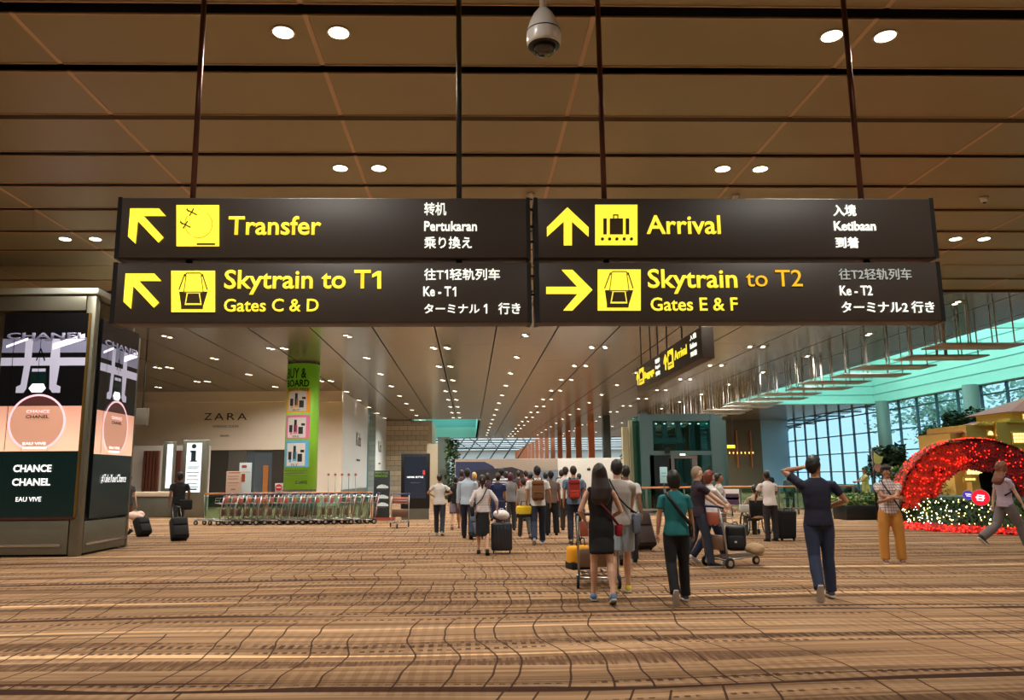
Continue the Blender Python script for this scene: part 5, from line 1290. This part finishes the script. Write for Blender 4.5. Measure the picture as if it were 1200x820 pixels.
    # ---- top ----
    tk=topw[0]; tm=topw[1]; m=tm if not isinstance(tm,tuple) else cloth(tm); g=.016
    if len(topw)>2: hemz=topw[2]
    else: hemz=.87
    mb=MB()
    secs=[]
    if tk=='dress':
        secs=[((0,-.0,hemz),Vector((.185*f,0,0)),Vector((0,.155,0))),ring(.78,.19*f,.15,-.005) if hemz<.7 else ring(.86,.185*f,.15)]
        secs.append(ring(.92,.19*f,.145,-.01))
    else: secs=[ring(hemz,.172+g,.128+g,-.008),ring(.95,.172+g*.8,.126+g*.7,-.008)]
    secs+=[ring(1.08,.15*f+g,.108+g),ring(1.2,.158*f+g,.112+g),ring(1.32,.175*f+g*.8,.12+chest+g*.5,chest*.6),ring(1.395,.172*f+g*.4,.108+g*.3),ring(1.44,.155*f+g*.3,.092),ring(1.475,.105*f+g*.3,.078),ring(1.5,.074,.07)]
    mb.loft(secs,20)
    sl={'tee':.62,'long':1.95,'sleeveless':0,'dress':0,'dresstee':.6,'threeq':1.5,'tank':0,'rolled':1.35}[tk]
    for (sj,e,w,sgn) in aj:
        fw=.86 if female else 1
        if sl==0: mb.ell(sj+Vector((-.035*sgn,0,.0)),.045,.055,.058); continue
        mb.ell(sj+Vector((-.014*sgn,0,-.026)),.067*fw,.066*fw,.062*fw)
        pts=[sj+Vector((-.005*sgn,0,-.014))]; rr=[.066*fw]
        if sl<=1: pts+=[sj.lerp(e,sl*.5),sj.lerp(e,sl)]; rr+=[.062*fw,.062*fw+.004]
        else: pts+=[sj.lerp(e,.5),e,e.lerp(w,(sl-1))]; rr+=[.058*fw,.053*fw,.04*fw]
        mb.tube(pts,rr,14)
    tn={'tee':'t_shirt','long':'shirt','sleeveless':'top','dress':'dress','dresstee':'dress','threeq':'blouse','tank':'tank_top','rolled':'shirt'}[tk]
    fin(mb,tn,m,max(vox,.012),2,.008)
    if tk in('long','rolled') or facef=='collar':
        mb=MB().loft([ring(1.475,.078,.074,0),ring(1.525,.066,.066,.004)],16); fin(mb,'collar',m)
    # ---- hair ----
    hs,hcn=hair; hm=HM[hcn]; mb=MB()
    if hs!='bald':
        def cap(d):
            if d.y>.25 and d.z<.5: return .80
            if d.z<-.25 and d.y>-.35: return .78
            if abs(d.x)>.75 and d.z<.0 and d.y>-.1: return .88
            return 1+.02*math.sin(d.x*21+d.z*13)
        vol={'short':1.09,'crop':1.05,'bob':1.2,'long':1.16,'bun':1.1,'pony':1.1,'curly':1.28,'thick':1.2,'cap':1.06}[hs]
        mb.ell(hc+RH@Vector((0,-.006,.008)),.083*vol,.102*vol,.117*vol,RH,22,16,fn=cap)
        Q=lambda x,y,z: hc+RH@Vector((x,y,z))
        if hs=='bob':
            mb.loft([(Q(0,-.02,.06),RH@Vector((.095,0,0)),RH@Vector((0,.09,0))),(Q(0,-.035,-.02),RH@Vector((.102,0,0)),RH@Vector((0,.085,0))),(Q(0,-.045,-.085),RH@Vector((.088,0,0)),RH@Vector((0,.066,0))),(Q(0,-.05,-.125),RH@Vector((.06,0,0)),RH@Vector((0,.04,0)))],16)
        if hs in('long','curly'):
            L=.42 if hs=='long' else .34; wv=.012 if hs=='long' else .03
            mb.loft([(Q(0,-.02,.075),RH@Vector((.088,0,0)),RH@Vector((0,.085,0))),(Q(0,-.03,.02),RH@Vector((.104,0,0)),RH@Vector((0,.088,0))),(Q(0,-.06,-.06),RH@Vector((.112,0,0)),RH@Vector((0,.06,0))),(Q(.01,-.105,-.2),RH@Vector((.125+wv,0,0)),RH@Vector((0,.045+wv,0))),(Q(0,-.13,-L*.8),RH@Vector((.118+wv,0,0)),RH@Vector((0,.04+wv,0))),(Q(.0,-.13,-L),RH@Vector((.08,0,0)),RH@Vector((0,.025,0)))],18)
        if hs=='bun': mb.ell(Q(0,-.115,.03),.045,.042,.045)
        if hs=='pony': mb.tube([Q(0,-.1,.03),Q(0,-.145,0),Q(0,-.14,-.1),Q(0,-.125,-.2)],[.02,.032,.032,.012],10)
        fin(mb,'hair',hm,max(vox*.7,.008),1,.006 if hs in('curly','thick') else .002)
    if facef:
        mb=MB()
        for sgn in (1,-1): mb.ell(hc+RH@Vector((sgn*.03,.084,.008)),.012,.008,.006,RH,8,5)
        fin(mb,'eyes',M['eye'])
        mb=MB()
        for sgn in (1,-1): mb.tube([hc+RH@Vector((sgn*.046,.078,.028)),hc+RH@Vector((sgn*.03,.09,.033)),hc+RH@Vector((sgn*.015,.092,.029))],[.003,.005,.003],6)
        fin(mb,'eyebrows',hm)
        mb=MB().ell(hc+RH@Vector((0,.083,-.062)),.021,.009,.006,RH,10,5); fin(mb,'lips',M['lip'])
    L2W=lambda v:(Matrix.Rotation(math.radians(face),3,'Z')@((Vector(v)+off)*s))+Vector((p.x,p.y,0))
    return dict(t=t,s=s,off=off,U=U,aj=aj,W=L2W,face=face,p=p,Rl=Rl)
def worn(pp,name,label,cat,parts,group=None):
    """an item worn or carried by a person; parts: (name, MB in the person's rest coordinates, material)"""
    t=thing(name,label,cat,(pp['p'].x,pp['p'].y,0),math.radians(pp['face']),group)
    for n_,mb,m in parts:
        for i in range(len(mb.v)): mb.v[i]=(mb.v[i]+pp['off'])*pp['s']
        mb.build(n_,m,t)
    return t
def Umb(pp,mb):
    for i in range(len(mb.v)): mb.v[i]=pp['U'](mb.v[i])
    return mb
def strap(pts,w,th=.006):
    """flat strap"""
    return MB().tube(pts,w/2,6)
def backpack(pp,label,c,c2,k=1,group=None):
    m=cloth(c); m2=cloth(c2)
    b=MB().bev(-.15*k,.15*k,-.29,-.12,1.0,1.44,.05,seg=3); f=MB().bev(-.12*k,.12*k,-.33,-.27,1.03,1.2,.025); fl_=MB().bev(-.145*k,.145*k,-.31,-.13,1.34,1.455,.035)
    st=MB(); 
    for s_ in (-1,1): st.tube([(s_*.08,-.14,1.42),(s_*.1,-.06,1.5),(s_*.11,.08,1.44),(s_*.13,.12,1.3),(s_*.15,.06,1.15),(s_*.12,-.12,1.05)],.018,6)
    h=MB().tube([(-.03,-.18,1.45),(-.02,-.18,1.485),(.02,-.18,1.485),(.03,-.18,1.45)],.007,6)
    z=MB().tube([(-.1*k,-.335,1.17),(.1*k,-.335,1.17)],.005,5); 
    return worn(pp,'backpack',label,'backpack',[(n_,Umb(pp,q),mm) for n_,q,mm in (('pack_body',b,m),('front_pocket',f,m2),('top_flap',fl_,m),('shoulder_straps',st,M['blackp']),('grab_handle',h,M['blackp']),('zip',z,M['blackp']))],group)
def crossbag(pp,label,c,side=1,w=.26,h=.2,z=.86,y=0,strapc=None,over=True,cat='bag',zt=None):
    m=cloth(c); ms=cloth(strapc) if strapc else M['blackp']
    x=side*.235
    bg_=MB().bev(x-.045,x+.045,y-w/2,y+w/2,z,z+h,.025,seg=2); fl_=MB().bev(x+(side*.03)-.025,x+(side*.03)+.025,y-w/2+.01,y+w/2-.01,z+h*.5,z+h+.01,.012)
    ox=-side if over else side*.75
    st=MB().tube([(x,y-w*.35,z+h),(side*.12,-.13,1.12),(0,-.145,1.25),(ox*.1,-.1,1.46),(ox*.105,0,1.505),(ox*.08,.1,1.44),(0,.155,1.28),(side*.13,.13,1.1),(x,y+w*.35,z+h)],.012,6)
    return worn(pp,'shoulder_bag',label,cat,[('bag_body',bg_,m),('flap',fl_,m),('strap',Umb(pp,st),ms)])
def suitcase(loc,rz,label,c,h=.62,w=.42,d=.26,tilt=0,handle=.4,soft=True,group=None,ribc=None):
    """stands on its wheels at loc; tilt leans it back towards -Y (handle side)"""
    t=thing('suitcase',label,'suitcase',tuple(loc),rz,group); T=Matrix.Rotation(tilt,4,'X'); m=cloth(c) if soft else mat('hard_shell',c,.35,coat=.3)
    b=MB().bev(-w/2,w/2,-d/2,d/2,.06,.06+h,.045,seg=3,M=T); bo=b.build('shell',m,t)
    if soft: MB().bev(-w*.42,w*.42,d/2-.02,d/2+.035,.1,.06+h*.55,.02,M=T).build('front_pocket',m,t); MB().bev(-w*.42,w*.42,d/2-.02,d/2+.03,.06+h*.6,.06+h*.92,.02,M=T).build('front_pocket',m,t)
    else:
        for k in range(5): x=-w*.34+w*.17*k; MB().bev(x-.012,x+.012,d/2-.01,d/2+.008,.12,h,.006,seg=1,M=T).build('rib',m,t)
    if handle:
        hb_=MB(); 
        for s_ in (-1,1): hb_.tube([T@Vector((s_*w*.24,-d*.3,.06+h)),T@Vector((s_*w*.24,-d*.3,.06+h+handle))],.009,8)
        hb_.build('telescopic_handle',M['chrome'],t); MB().tube([T@Vector((-w*.27,-d*.3,.06+h+handle)),T@Vector((w*.27,-d*.3,.06+h+handle))],.016,8).build('handle_grip',M['blackp'],t)
    MB().tube([T@Vector((-.07,0,.06+h)),T@Vector((-.06,0,.1+h)),T@Vector((.06,0,.1+h)),T@Vector((.07,0,.06+h))],.01,6).build('carry_handle',M['blackp'],t)
    for sx_ in (-1,1):
        for sy_ in ((-1,1) if not tilt else (-1,)):
            c_=T@Vector((sx_*w*.38,sy_*d*.33,.035)); c_.z=max(c_.z,.035); MB().tube([c_-Vector((.014,0,0)),c_+Vector((.014,0,0))],.034,12).build('wheel',M['rubber'],t)
    return t
def handbag(loc,rz,label,c,w=.34,h=.26,d=.16,name='holdall',c2=None,cat='bag'):
    t=thing(name,label,cat,tuple(loc),rz); m=cloth(c)
    MB().bev(-w/2,w/2,-d/2,d/2,0,h,min(d,h)*.28,seg=3).build('bag_body',m,t)
    if c2: MB().bev(-w/2-.004,w/2+.004,-d/2-.004,d/2+.004,0,h*.35,.03).build('bag_base',cloth(c2),t)
    hd=MB(); 
    for y in (-d*.25,d*.25): hd.tube([(-w*.22,y,h*.9),(-w*.16,y,h+.1),(w*.16,y,h+.1),(w*.22,y,h*.9)],.009,6)
    hd.build('handles',M['blackp'],t); MB().tube([(-w*.4,0,h+.003),(w*.4,0,h+.003)],.006,6).build('zip',M['blackp'],t)
    return t
def lump(loc,label,c,rx,ry,rz,name,cat='bag',seed=0):
    t=thing(name,label,cat,tuple(loc)); mb=MB()
    for k in range(6):
        r=random.Random(seed+k); mb.ell((r.uniform(-.4,.4)*rx,r.uniform(-.4,.4)*ry,rz*.85+r.uniform(-.1,.35)*rz),rx*.7,ry*.75,rz*.75)
    mesh_obj('bag_body',remesh(mb,.012,2,.012,seed),cloth(c),t); MB().tube([(-rx*.3,0,rz*1.5),(-rx*.1,0,rz*2.1),(rx*.15,0,rz*2.1),(rx*.3,0,rz*1.5)],.008,6).build('handles',cloth(c),t)
    return t
D=math.radians
RK=lambda *a:[a[0],a[1]]
# --- foreground figures ---
a1=person('p',707,706,548,-4,'stepL','woman in a short black sleeveless dress with waist long dark hair, seen from behind','fair',True,('long','dark'),('dress',(14,13,15),.60),('leggings',(214,168,142)) if 0 else ('skirt',(26,26,28),.62),(96,124,160),arms=[((.16,.2,1.06),(.6,-.8,0)),((-.2,.14,1.02),(-.5,-.8,0))],vox=.0095)
crossbag(a1,'small crimson cross body bag hanging at the hip of the woman in black',(150,26,44),1,.17,.15,.82,.06,(120,30,40))
a2=person('p',728,696,542,-6,'stepR','man in a grey T-shirt and pale blue shorts pushing the yellow bagged trolley','fair',False,('crop','black'),('tee',(176,166,160)),('shorts',(170,184,196)),(206,190,70),arms=[((.2,.40,1.03),(.6,-.8,0)),((-.2,.40,1.03),(-.6,-.8,0))],vox=.0105,lean=.04)
crossbag(a2,'grey blue messenger bag on a black strap at the hip of the man in grey',(110,118,134),1,.30,.26,.78,-.02,(20,20,22))
q=a2['p']; tv=dup(tr0,(q.x-.18,q.y+.95,0),D(-4),'luggage trolley with a yellow bag pushed beyond the woman in the black dress'); del tv['group']
handbag((q.x-.42,q.y+.95,.22),.3,'bright yellow holdall with black trim on the trolley beside the woman in black',(232,160,20),.34,.34,.26,c2=(30,28,24))
suitcase((q.x-.02,q.y+1.1,.18),0,'grey suitcase lying on the trolley before the man in pale shorts',(98,98,96),h=.42,w=.4,d=.3,handle=0)
a3=person('p',737,660,545,-12,'walkR','man in a white shirt behind the man in grey, towing the large brown case','brown',False,('crop','black'),('tee',(216,212,208)),('trousers',(52,54,60)),(30,30,34),arms=[((.26,-.12,.86),(.5,-1,0)),None],vox=.013)
g_=gr(757,645); suitcase((g_.x,g_.y,0),D(196),'large dark brown suitcase tilted on its wheels right of the man in a white shirt',(58,44,40),h=.74,w=.46,d=.30,tilt=D(24),handle=.36)
a4=person('p',796,706,558,-3,'backL','woman with a black bob in a teal T-shirt and black trousers walking away','tan',True,('bob','black'),('tee',(30,116,122)),('trousers',(18,17,20)),(70,74,90),arms=[((.27,.10,.86),(.5,-1,0)),((-.27,-.02,.86),(-.5,-1,0))],vox=.0095,width=1.12)
worn(a4,'shoulder_strap_bag','wide black strap and flat bag slung across the back of the woman in teal','bag',[('strap',Umb(a4,MB().tube([(-.13,-.07,1.47),(-.07,-.135,1.36),(.06,-.145,1.18),(.19,-.11,1.02),(.215,.0,.98)],.026,6)),M['blackp']),('bag_body',MB().bev(.14,.26,.02,.16,.84,1.0,.03),cloth((28,28,32)))])
a5=person('p',822,664,549,-88,[(.25,.15,.02),(-.22,.3,.02)],'grey haired man with glasses in a dark shirt pushing a loaded trolley to the right','pale',False,('short','grey'),('tee',(46,34,48)),('trousers',(46,54,70)),(60,46,38),arms=[((.2,.48,1.04),(.5,-.8,-.3)),((-.2,.46,1.04),(-.5,-.8,-.3))],vox=.0105,facef='collar')
hd_=a5; worn(a5,'eyeglasses','thin dark eyeglasses on the grey haired man','glasses',[('frame',MB().tube([(-.074,0,1.665),(-.066,.1,1.665)],.003,5).tube([(.074,0,1.665),(.066,.1,1.665)],.003,5).tube([(-.066,.108,1.665),(-.012,.118,1.665),(.012,.118,1.665),(.066,.108,1.665)],.003,5),M['blackp']),('lens',MB().tube([(-.038,.112,1.658),(-.038,.115,1.658)],.022,12),M['gl_bal']),('lens',MB().tube([(.038,.112,1.658),(.038,.115,1.658)],.022,12),M['gl_bal'])])
a6=person('p',836,660,553,-80,[(.3,.15,.02),(-.25,.4,.02)],'auburn haired woman in a loose white shirt and navy trousers beside the trolley','pale',True,('bob','red'),('rolled',(222,220,218)),('trousers',(30,38,66)),(220,216,206),arms=[((.12,.42,1.04),(.5,-.8,-.3)),((-.2,.40,1.06),(-.5,-.8,-.3))],vox=.0105,facef=True,width=1.1)
q=gr(866,663); t5=dup(tr0,(q.x-.05,q.y,0),D(-66),'luggage trolley carrying a black rucksack and a straw bag, pushed to the right'); del t5['group']
t=thing('rucksack','black rucksack resting upright on the trolley load','rucksack',(q.x-.02,q.y+.02,.26),D(-20))
MB().bev(-.17,.17,-.13,.13,0,.44,.07,seg=3).build('pack_body',M['blackp'],t); MB().bev(-.13,.13,-.18,-.1,.04,.26,.03).build('front_pocket',cloth((30,30,34)),t); MB().tube([(-.05,0,.42),(-.03,0,.48),(.03,0,.48),(.05,0,.42)],.01,6).build('grab_handle',M['blackp'],t); MB().bev(-.02,.02,-.19,-.175,.14,.17,.004).build('badge',M['white'],t)
lump((q.x+.27,q.y-.12,.19),'pale straw coloured bag lying low on the trolley',(176,146,112),.2,.16,.11,'straw_bag',seed=9)
a7=person('p',846,640,556,-95,'stand','woman in a grey top with tied dark hair behind the couple with the trolley','tan',True,('bun','black'),('tee',(186,180,176)),('shorts',(120,98,80)),(60,60,60),vox=.014)
a8=person('p',905,634,553,8,'stand','man in a white short sleeved shirt and dark trousers pushing the wheelchair','brown',False,('crop','black'),('tee',(222,210,204)),('trousers',(44,38,42)),(20,20,22),arms=[((.2,.36,1.02),(.6,-.8,0)),((-.2,.36,1.02),(-.6,-.8,0))],lean=.12,vox=.0125)
g_=gr(921,633); suitcase((g_.x,g_.y,0),D(10),'black soft suitcase standing right of the man with the wheelchair',(22,21,24),h=.66,w=.42,d=.26,tilt=D(8),handle=.3)
# wheelchair and its rider
g_=gr(894,629); wc=thing('wheelchair','wheelchair with big spoked wheel pushed by the man in the white shirt','wheelchair',(g_.x+.05,g_.y+.55,0),D(4))
for s_ in (-1,1):
    w_=MB().tube([(s_*.30+.0,.3*math.cos(a*PI/12),.3+.3*math.sin(a*PI/12)) for a in range(25)],.014,6).build('wheel',M['rubber'],wc)
    sp_=MB(); [sp_.tube([(s_*.3,0,.3),(s_*.3,.29*math.cos(a*PI/5),.3+.29*math.sin(a*PI/5))],.004,4) for a in range(10)]; sp_.build('spokes',M['chrome'],w_)
    MB().tube([(s_*.25,.02,.3),(s_*.25,-.2,.55),(s_*.25,-.22,.95),(s_*.25,-.34,.96)],.012,6).tube([(s_*.25,-.2,.55),(s_*.25,.3,.5),(s_*.25,.45,.15)],.012,6).build('side_frame',M['chrome'],wc)
    MB().tube([(s_*.25-.012,.42,.07),(s_*.25+.012,.42,.07)],.07,12).build('front_castor',M['rubber'],wc)
MB().bev(-.24,.24,-.2,.26,.46,.5,.015).build('seat',M['blackp'],wc); MB().bev(-.24,.24,-.23,-.2,.5,.9,.012).build('backrest',M['blackp'],wc); MB().bev(-.2,.2,.4,.52,.1,.12,.005).build('footrest',M['steel_dark'],wc)
a9=person('p',0,0,0,4,'sit','dark haired passenger seated in the wheelchair, only the head and shoulders showing','brown',True,('short','black'),('long',(176,150,126)),('trousers',(70,74,60)),(40,40,40),loc=(wc.location.x-.02,wc.location.y-.1,0),Hh=1.66,vox=.015,arms=[((.2,.3,1.1),(.6,-.8,0)),((-.2,.3,1.1),(-.6,-.8,0))])
for ch in a9['t'].children: ch.location.z=-.38
tb=thing('tote_bag','small bright white tag bag hanging on the wheelchair handle','bag',(g_.x-.36,g_.y+.2,.6)); MB().bev(-.12,.12,-.03,.03,0,.2,.02).build('bag_body',M['white'],tb); MB().tube([(-.06,0,.19),(-.04,0,.3),(.04,0,.3),(.06,0,.19)],.006,6).build('handles',M['white'],tb)
a10=person('p',966,702,541,-12,'backL','man in a navy T-shirt and jeans raising one hand to his ear, walking away','tan',False,('thick','black'),('tee',(24,26,48)),('trousers',(36,46,72)),(72,72,80),arms=[((.20,.20,1.12),(.9,-.5,-.2)),((-.13,.10,1.63),(-1,.2,-.25))],head=(-.75,0),vox=.009,facef=True,armc=(.5,.6))
a11=person('p',1048,659,548,158,[(.1,.06,.12),(.02,.04,.08)],'man in a checked shirt and tan trousers standing with folded arms','tan',False,('thick','dark'),('tee',plaid()),('wide',(186,126,52)),(110,70,48),arms=[((-.12,.24,1.17),(.9,.3,-.5)),((.10,.27,1.13),(-.9,.3,-.5))],head=(.35,0),vox=.009,facef='collar',armc=(.3,.3))
worn(a11,'crossbody_strap','dark narrow bag strap across the chest of the man with folded arms','strap',[('strap',Umb(a11,MB().tube([(.10,.02,1.50),(.08,.11,1.42),(0,.155,1.28),(-.13,.15,1.05),(-.2,.06,.92),(-.19,-.05,.88)],.015,6)),M['blackp']),('pouch',MB().bev(-.25,-.18,-.16,.02,.78,.92,.02),M['blackp'])])
a12=person('p',1184,642,541,-88,[(.42,.12,.02),(-.38,.55,.02)],'woman with long curly hair and a backpack striding to the right past the arch','pale',True,('curly','ginger'),('tee',(186,166,182)),('wide',(116,108,108)),(66,60,66),arms=[((.22,.22,.9),(.5,-1,0)),((-.22,-.12,.88),(-.5,-1,0))],vox=.0105,facef=True)
worn(a12,'rucksack_straps','navy rucksack strap over the shoulder of the curly haired woman','strap',[('strap',Umb(a12,MB().tube([(.1,-.12,1.4),(.11,0,1.5),(.12,.12,1.38),(.15,.1,1.2),(.15,-.1,1.1)],.018,6)),cloth((40,40,70)))])
a13=person('p',1017,600,549,95,'stand','woman in a yellow and green sleeveless dress pushing a pram by the glass railing','tan',True,('long','dark'),('dress',(190,196,110),.60),('skirt',(110,150,120),.35),(120,90,70),arms=[((.1,.42,1.2),(.5,-.8,0)),((-.1,.45,1.2),(-.5,-.8,0))],head=(.3,0),vox=.014,facef=True)
# pram
q=a13['p']; pr_=thing('pram','dark hooded pram before the woman in the yellow dress','pram',(q.x-.65,q.y,0),D(90))
MB().ell((0,0,.85),.26,.36,.28,nu=16,nv=10).build('hood',M['blackp'],pr_); MB().bev(-.2,.2,-.3,.4,.4,.75,.08).build('basket',cloth((120,124,128)),pr_); MB().tube([(0,-.3,.5),(0,-.6,1.05)],.015,6).build('push_bar',M['chrome'],pr_)
for x_ in (-.22,.22):
    for y_ in (-.3,.35): MB().tube([(x_-.015,y_,.13),(x_+.015,y_,.13)],.13,14).build('wheel',M['rubber'],pr_)
    MB().tube([(x_,-.3,.13),(x_*.8,.2,.5)],.012,6).tube([(x_,.35,.13),(x_*.8,-.2,.5)],.012,6).build('leg',M['chrome'],pr_)
# dark figure seated in the arch, figure far behind railing
a14=person('p',905,603,552,0,'stand','bald man in a black T-shirt beyond the glass railing, above the wheelchair pusher','brown',False,('bald','black'),('tee',(24,24,28)),('trousers',(40,40,46)),(20,20,20),vox=.016,loc=(at(903,600,34).x,34,0),Hh=1.72)
a15=person('p',928,600,556,-30,'stand','grey haired person in a dark green jacket standing beyond the railing','tan',False,('short','grey'),('long',(60,84,80)),('trousers',(60,70,70)),(20,20,20),vox=.016,loc=(at(927,600,33).x,33,0),Hh=1.6)
st_=person('p',1157,0,0,180,'stand','dark hooded statue like figure inside the red flower arch','brown',False,('thick','black'),('long',(20,18,20)),('trousers',(20,18,20)),(16,16,16),vox=.014,loc=(at(1158,580,AY-.1).x,AY-.1,0),Hh=1.35)
for ch in st_['t'].children: ch.location.z=.42
# --- left side ---
a16=person('p',207,628,555,28,'stepR','man in a black T-shirt towing a black case beside the information totem','brown',False,('thick','black'),('tee',(18,18,20)),('trousers',(50,50,50)),(20,20,20),arms=[((.27,.1,.92),(.8,-.6,0)),((-.27,-.1,.86),(-.5,-1,0))],vox=.0125)
g_=gr(212,634); suitcase((g_.x,g_.y-.05,0),D(215),'black wheeled case tilted behind the man in the black T-shirt',(16,15,17),h=.56,w=.42,d=.26,tilt=D(28),handle=.38)
q=a16['p']; handbag((q.x+.25,q.y-.15,.72),D(20),'black laptop holdall carried by the man in the black T-shirt',(14,14,16),.36,.28,.14)
a17=person('p',146,626,556,60,'walkR','person in dark clothes half hidden behind the advertising kiosk','fair',True,('bun','black'),('tee',(40,34,40)),('shorts',(120,70,60)),(30,30,30),vox=.014,arms=[((.26,-.1,.88),(.5,-1,0)),None])
g_=gr(170,629); suitcase((g_.x,g_.y,0),D(235),'small black wheeled case tilted just right of the advertising kiosk',(18,16,17),h=.5,w=.38,d=.25,tilt=D(30),handle=.2)
g_=gr(158,628); lump((g_.x,g_.y-.1,.42),'peach coloured soft bag resting on the small case by the kiosk',(232,196,178),.24,.18,.14,'soft_bag',seed=21)
# --- crowd in the middle ---
a18=person('p',515,627,557,-6,'stepL','woman in a white sleeveless top and dark jeans, leftmost of the crowd','tan',True,('bun','dark'),('tee',(214,208,204)),('trousers',(42,46,56)),(120,140,130),arms=[((.2,.2,1.15),(.8,-.5,-.2)),((-.22,.2,1.12),(-.8,-.5,-.2))],vox=.0125)
a19=person('p',534,620,558,0,'walkR','woman in a black jacket and patterned shorts behind the man in pale blue','tan',True,('short','dark'),('long',(30,28,32)),('shorts',(110,100,110)),(150,60,50),vox=.014)
a20=person('p',548,631,549,-4,'walkL','man in a pale blue long sleeved shirt with dark trousers towing a grey case','tan',False,('crop','black'),('long',(180,196,214)),('trousers',(40,44,62)),(30,30,34),vox=.0125,width=1.08)
g_=gr(559,632); suitcase((g_.x,g_.y+.1,0),D(180),'grey blue case behind the woman in the black skirt',(92,100,112),h=.6,w=.36,d=.24,tilt=D(12),handle=.3)
a21=person('p',566,650,559,-4,'stepL','woman in a white patterned blouse and black pencil skirt with a dark suitcase','fair',True,('pony','dark'),('threeq',stripes((226,218,216),(196,186,190),30),.93),('skirt',(20,18,20),.40),(40,26,26),arms=[((.34,.1,.98),(.6,-.9,0)),((-.24,.05,.96),(-.5,-1,0))],vox=.0115)
crossbag(a21,'black shoulder bag at the left hip of the woman in the pencil skirt',(20,18,20),-1,.24,.2,.84,0,(20,18,20))
g_=gr(588,648); sc1=suitcase((g_.x,g_.y,0),D(178),'upright charcoal suitcase with a white plastic bag on top, right of the pencil skirt',(40,44,52),h=.56,w=.44,d=.28,handle=.42,soft=False)
lump((g_.x,g_.y+.02,.63),'crumpled white plastic bag on top of the upright charcoal suitcase',(220,214,210),.2,.15,.13,'plastic_bag',seed=33)
a22=person('p',584,628,556,2,'stepR','woman in a navy dress behind the upright charcoal suitcase','tan',True,('bun','dark'),('dresstee',(28,36,78),.62),('skirt',(28,36,78),.45),(40,30,30),vox=.0135,width=1.1)
a23=person('p',588,618,550,0,'stepL','man in a black and white striped top standing deep in the crowd','tan',False,('thick','black'),('tee',stripes((220,224,230),(36,40,54),12)),('trousers',(40,40,48)),(30,30,30),vox=.015)
a24=person('p',599,622,556,0,'stepR','person with plum coloured hair in a grey vest among the crowd','tan',True,('bob','plum'),('tank',(130,132,136)),('trousers',(60,56,56)),(40,40,40),vox=.0145,width=1.1)
a25=person('p',631,637,546,-2,'walkR','man in a white T-shirt wearing a brown leather backpack','tan',False,('short','black'),('tee',(222,220,220)),('trousers',(32,40,62)),(92,112,150),vox=.011,arms=[((.3,.12,.92),(.6,-.9,0)),((-.27,-.04,.86),(-.5,-1,0))])
backpack(a25,'brown leather backpack on the man in the white T-shirt',(124,84,50),(108,72,44),.95)
q=a25['p']; handbag((q.x-.33,q.y-.05,.62),D(5),'yellow and black sports bag carried by the man with the brown backpack',(224,190,30),.36,.26,.2,c2=(26,26,28))
a26=person('p',615,630,560,4,'walkL','person in a loose beige shirt left of the brown backpack','tan',True,('short','dark'),('threeq',(150,140,130)),('trousers',(60,58,56)),(90,60,44),vox=.0145,lean=.1)
g_=gr(603,618); handbag((g_.x,g_.y,.62),.2,'red bag carried between the plum haired person and the beige shirt',(190,34,34),.42,.34,.24)
a27=person('p',647,627,553,-4,'stand','man in a brown shirt and wide black trousers right of the brown backpack','brown',False,('short','black'),('tee',(110,92,84)),('wide',(16,15,18)),(20,18,18),vox=.0135)
a28=person('p',664,622,549,-10,'stepL','man in a white shirt leaning towards his companion near the red backpack','fair',False,('thick','dark'),('tee',(220,218,214)),('trousers',(60,52,48)),(40,34,30),vox=.0135,arms=[((.2,.3,1.25),(.5,-.8,0)),None],lean=.08)
a29=person('p',674,636,548,-4,'stepR','man in a blue grey shirt wearing a red and navy backpack','tan',False,('crop','dark'),('tee',(104,128,156)),('trousers',(30,34,50)),(70,46,32),vox=.0125,width=1.05)
backpack(a29,'red and navy backpack on the man in the blue grey shirt',(150,44,34),(190,60,36),.9)
a30=person('p',655,615,560,0,'stand','child in a pink shirt in the crowd left of the red backpack','tan',True,('short','dark'),('tee',(220,110,130)),('trousers',(60,60,80)),(60,60,60),vox=.0145)
# further heads in the crowd, each with its own clothing
for (px,ft_,tp,c,hc_,lab,fem) in ((541,612,552,(60,44,40),'dark','person in a dark brown top behind the pale blue shirt'  ,False),(556,608,555,(90,60,60),'blond','blond woman just right of the pale blue shirt',True),(572,610,556,(60,30,40),'dark','person in dark maroon between the two suitcases',True),
 (608,610,553,(50,44,44),'dark','person in black with a red collar deep in the crowd',False),(617,610,553,(150,50,40),'black','person in a red top far back in the crowd',False),(623,612,555,(70,66,70),'black','person in charcoal just left of the brown backpack wearer',False),
 (640,608,555,(90,96,110),'black','person in slate grey just right of the brown backpack wearer',True),(659,606,552,(120,90,76),'dark','brown haired person far back near the white shirt',True),(680,612,556,(40,46,70),'black','person in navy behind the red backpack wearer',False),(594,606,554,(120,120,130),'dark','person in grey behind the plum haired person',True)):
    person('p',px,ft_,tp,random.uniform(-12,12),random.choice(('stepL','stepR','stand')),lab,random.choice(('tan','brown','fair')),fem,('bob' if fem else 'short',hc_),('tee',c),('trousers',random.choice(((40,42,52),(30,28,32),(70,66,60)))),(40,38,38),vox=.018)
bpy.data.scenes.remove(TMP)
